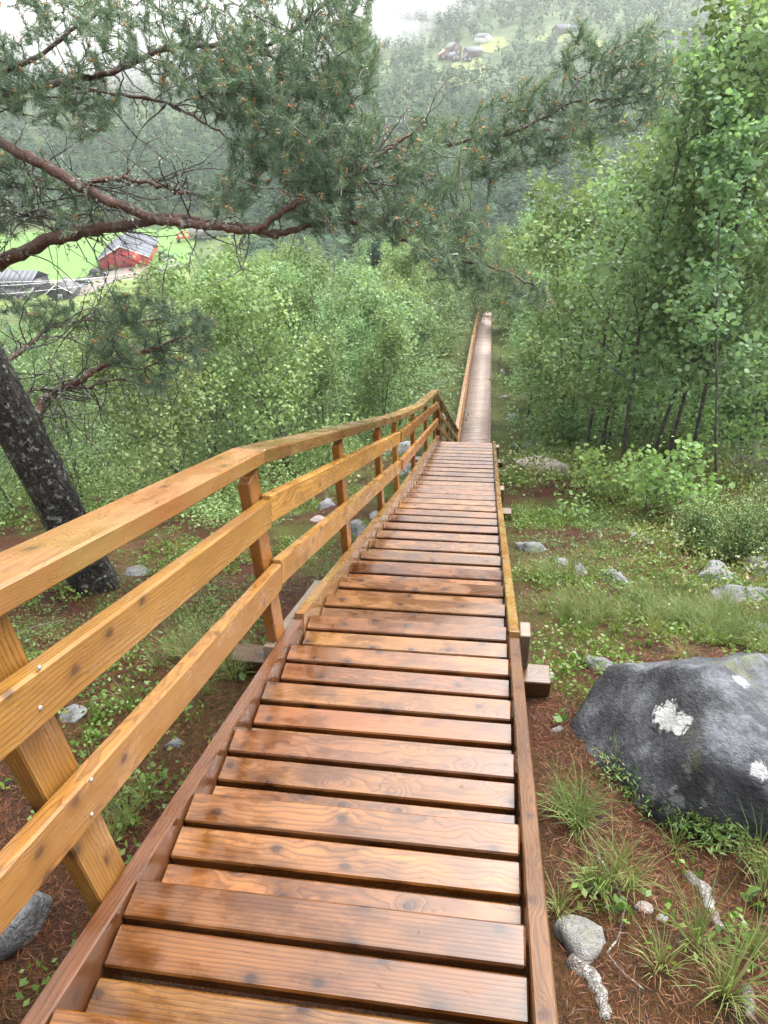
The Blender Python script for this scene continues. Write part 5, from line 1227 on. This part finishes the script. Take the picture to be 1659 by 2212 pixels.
# single leafy seedlings near the camera
for n, (px, py, lab) in enumerate(((1275, 1925, 'seedling with big pale leaves beside the lower right stringer'), (115, 1760, 'broad green leaf seedling behind the lower post'), (30, 1690, 'leafy seedling at the left edge under the boards'), (1395, 1395, 'light green seedling on the left end of the boulder'), (1215, 1565, 'upright leafy seedling left of the big boulder'), (1455, 1690, 'slim seedling growing against the boulder'), (1640, 1960, 'seedling at the lower right edge'), (520, 1470, 'leafy sprig beside the left stringer'))):
    p_ = hit(px, py); ms = tree_meshes('seedling', decid(700+n, .14, .07, 6, 16, .042, 'oval', .3, .0025, (0, 0), 1, .4), M['twig'], M['berry_leaf'])
    tree_thing('seedling', ms, (p_[0], p_[1], float(gnd(p_[0], p_[1]))), 0, 1, None, None, lab, 'seedling', 'single seedlings')

# ------------------------------------------------------------------ AIR
def volmat(name, col, dens, aniso=.2):
    m = bpy.data.materials.new(name); m.use_nodes = True; t = m.node_tree; t.nodes.clear(); out = t.nodes.new('ShaderNodeOutputMaterial'); p = t.nodes.new('ShaderNodeVolumePrincipled')
    p.inputs['Color'].default_value = c4(col); p.inputs['Density'].default_value = dens; p.inputs['Anisotropy'].default_value = aniso; t.links.new(p.outputs[0], out.inputs['Volume']); return m
mb = MB(); mb.box((-70, 455, 6), (1100, 960, 126)); o = mb.obj('haze', volmat('haze_air', (.94, .97, 1.0), .00026)); tag(o, 'pale damp haze filling the valley', 'haze', None, 'stuff')
CL = volmat('fog', (1, 1, 1), .008, .2)
def cloud(px, py, d, sx, sy, sz, seed):
    import bmesh
    r = np.random.default_rng(seed); bm = bmesh.new(); bmesh.ops.create_icosphere(bm, subdivisions=4, radius=1.0); co_ = np.array([v_.co[:] for v_ in bm.verts]); d_ = np.ones(len(co_))
    for k_ in range(7): d_ = d_*(1+.16/(1+k_*.35)*np.sin(co_@(r.normal(size=3)*(1.6+k_*.8))+r.random()*6))
    co_ = co_*d_[:, None]*np.array([sx, sy, sz])
    for v_, c_ in zip(bm.verts, co_): v_.co = c_
    me = bpy.data.meshes.new('fog_bank'); bm.to_mesh(me); bm.free(); o_ = mobj('fog_bank', me, CL); o_.location = tuple(at(px, py, d)); return o_
for n, (px, py, d_, sx, sy, sz) in enumerate(((840, -30, 600, 130, 90, 52), (930, -50, 690, 240, 100, 66), (1120, -25, 640, 150, 90, 44), (640, 0, 560, 130, 90, 56), (400, 40, 510, 120, 90, 60), (150, 70, 480, 120, 90, 62), (1420, -45, 660, 170, 90, 42), (1650, -60, 680, 160, 90, 42), (-120, 100, 460, 120, 90, 64), (1250, -50, 720, 220, 90, 54), (1050, -32, 600, 120, 80, 33), (1280, -38, 625, 130, 80, 34), (1490, -45, 645, 130, 80, 34), (500, -60, 640, 220, 90, 70), (150, -40, 600, 220, 90, 70))):
    o = cloud(px, py, d_, sx, sy, sz, 800+n); tag(o, 'low white fog bank hanging over the far hillside', 'fog', 'fog banks over the far hillside', 'stuff')
WI = volmat('thin_fog', (1, 1, 1), .017, .2)
for n, (px, py, d_, sx, sy, sz) in enumerate(((880, 52, 560, 55, 30, 15), (1010, 38, 590, 60, 30, 12), (760, 75, 520, 50, 30, 16), (1180, 40, 620, 70, 30, 12), (1330, 28, 640, 70, 30, 13), (930, 20, 575, 60, 35, 22), (1090, 5, 610, 70, 35, 20), (560, 110, 490, 55, 30, 18))):
    o = cloud(px, py, d_, sx, sy, sz, 830+n); o.name = 'fog_wisp'; o.data.materials.clear(); o.data.materials.append(WI); tag(o, 'thin wisp of fog drifting over the far forest', 'fog', 'fog wisps over the far forest', 'stuff')
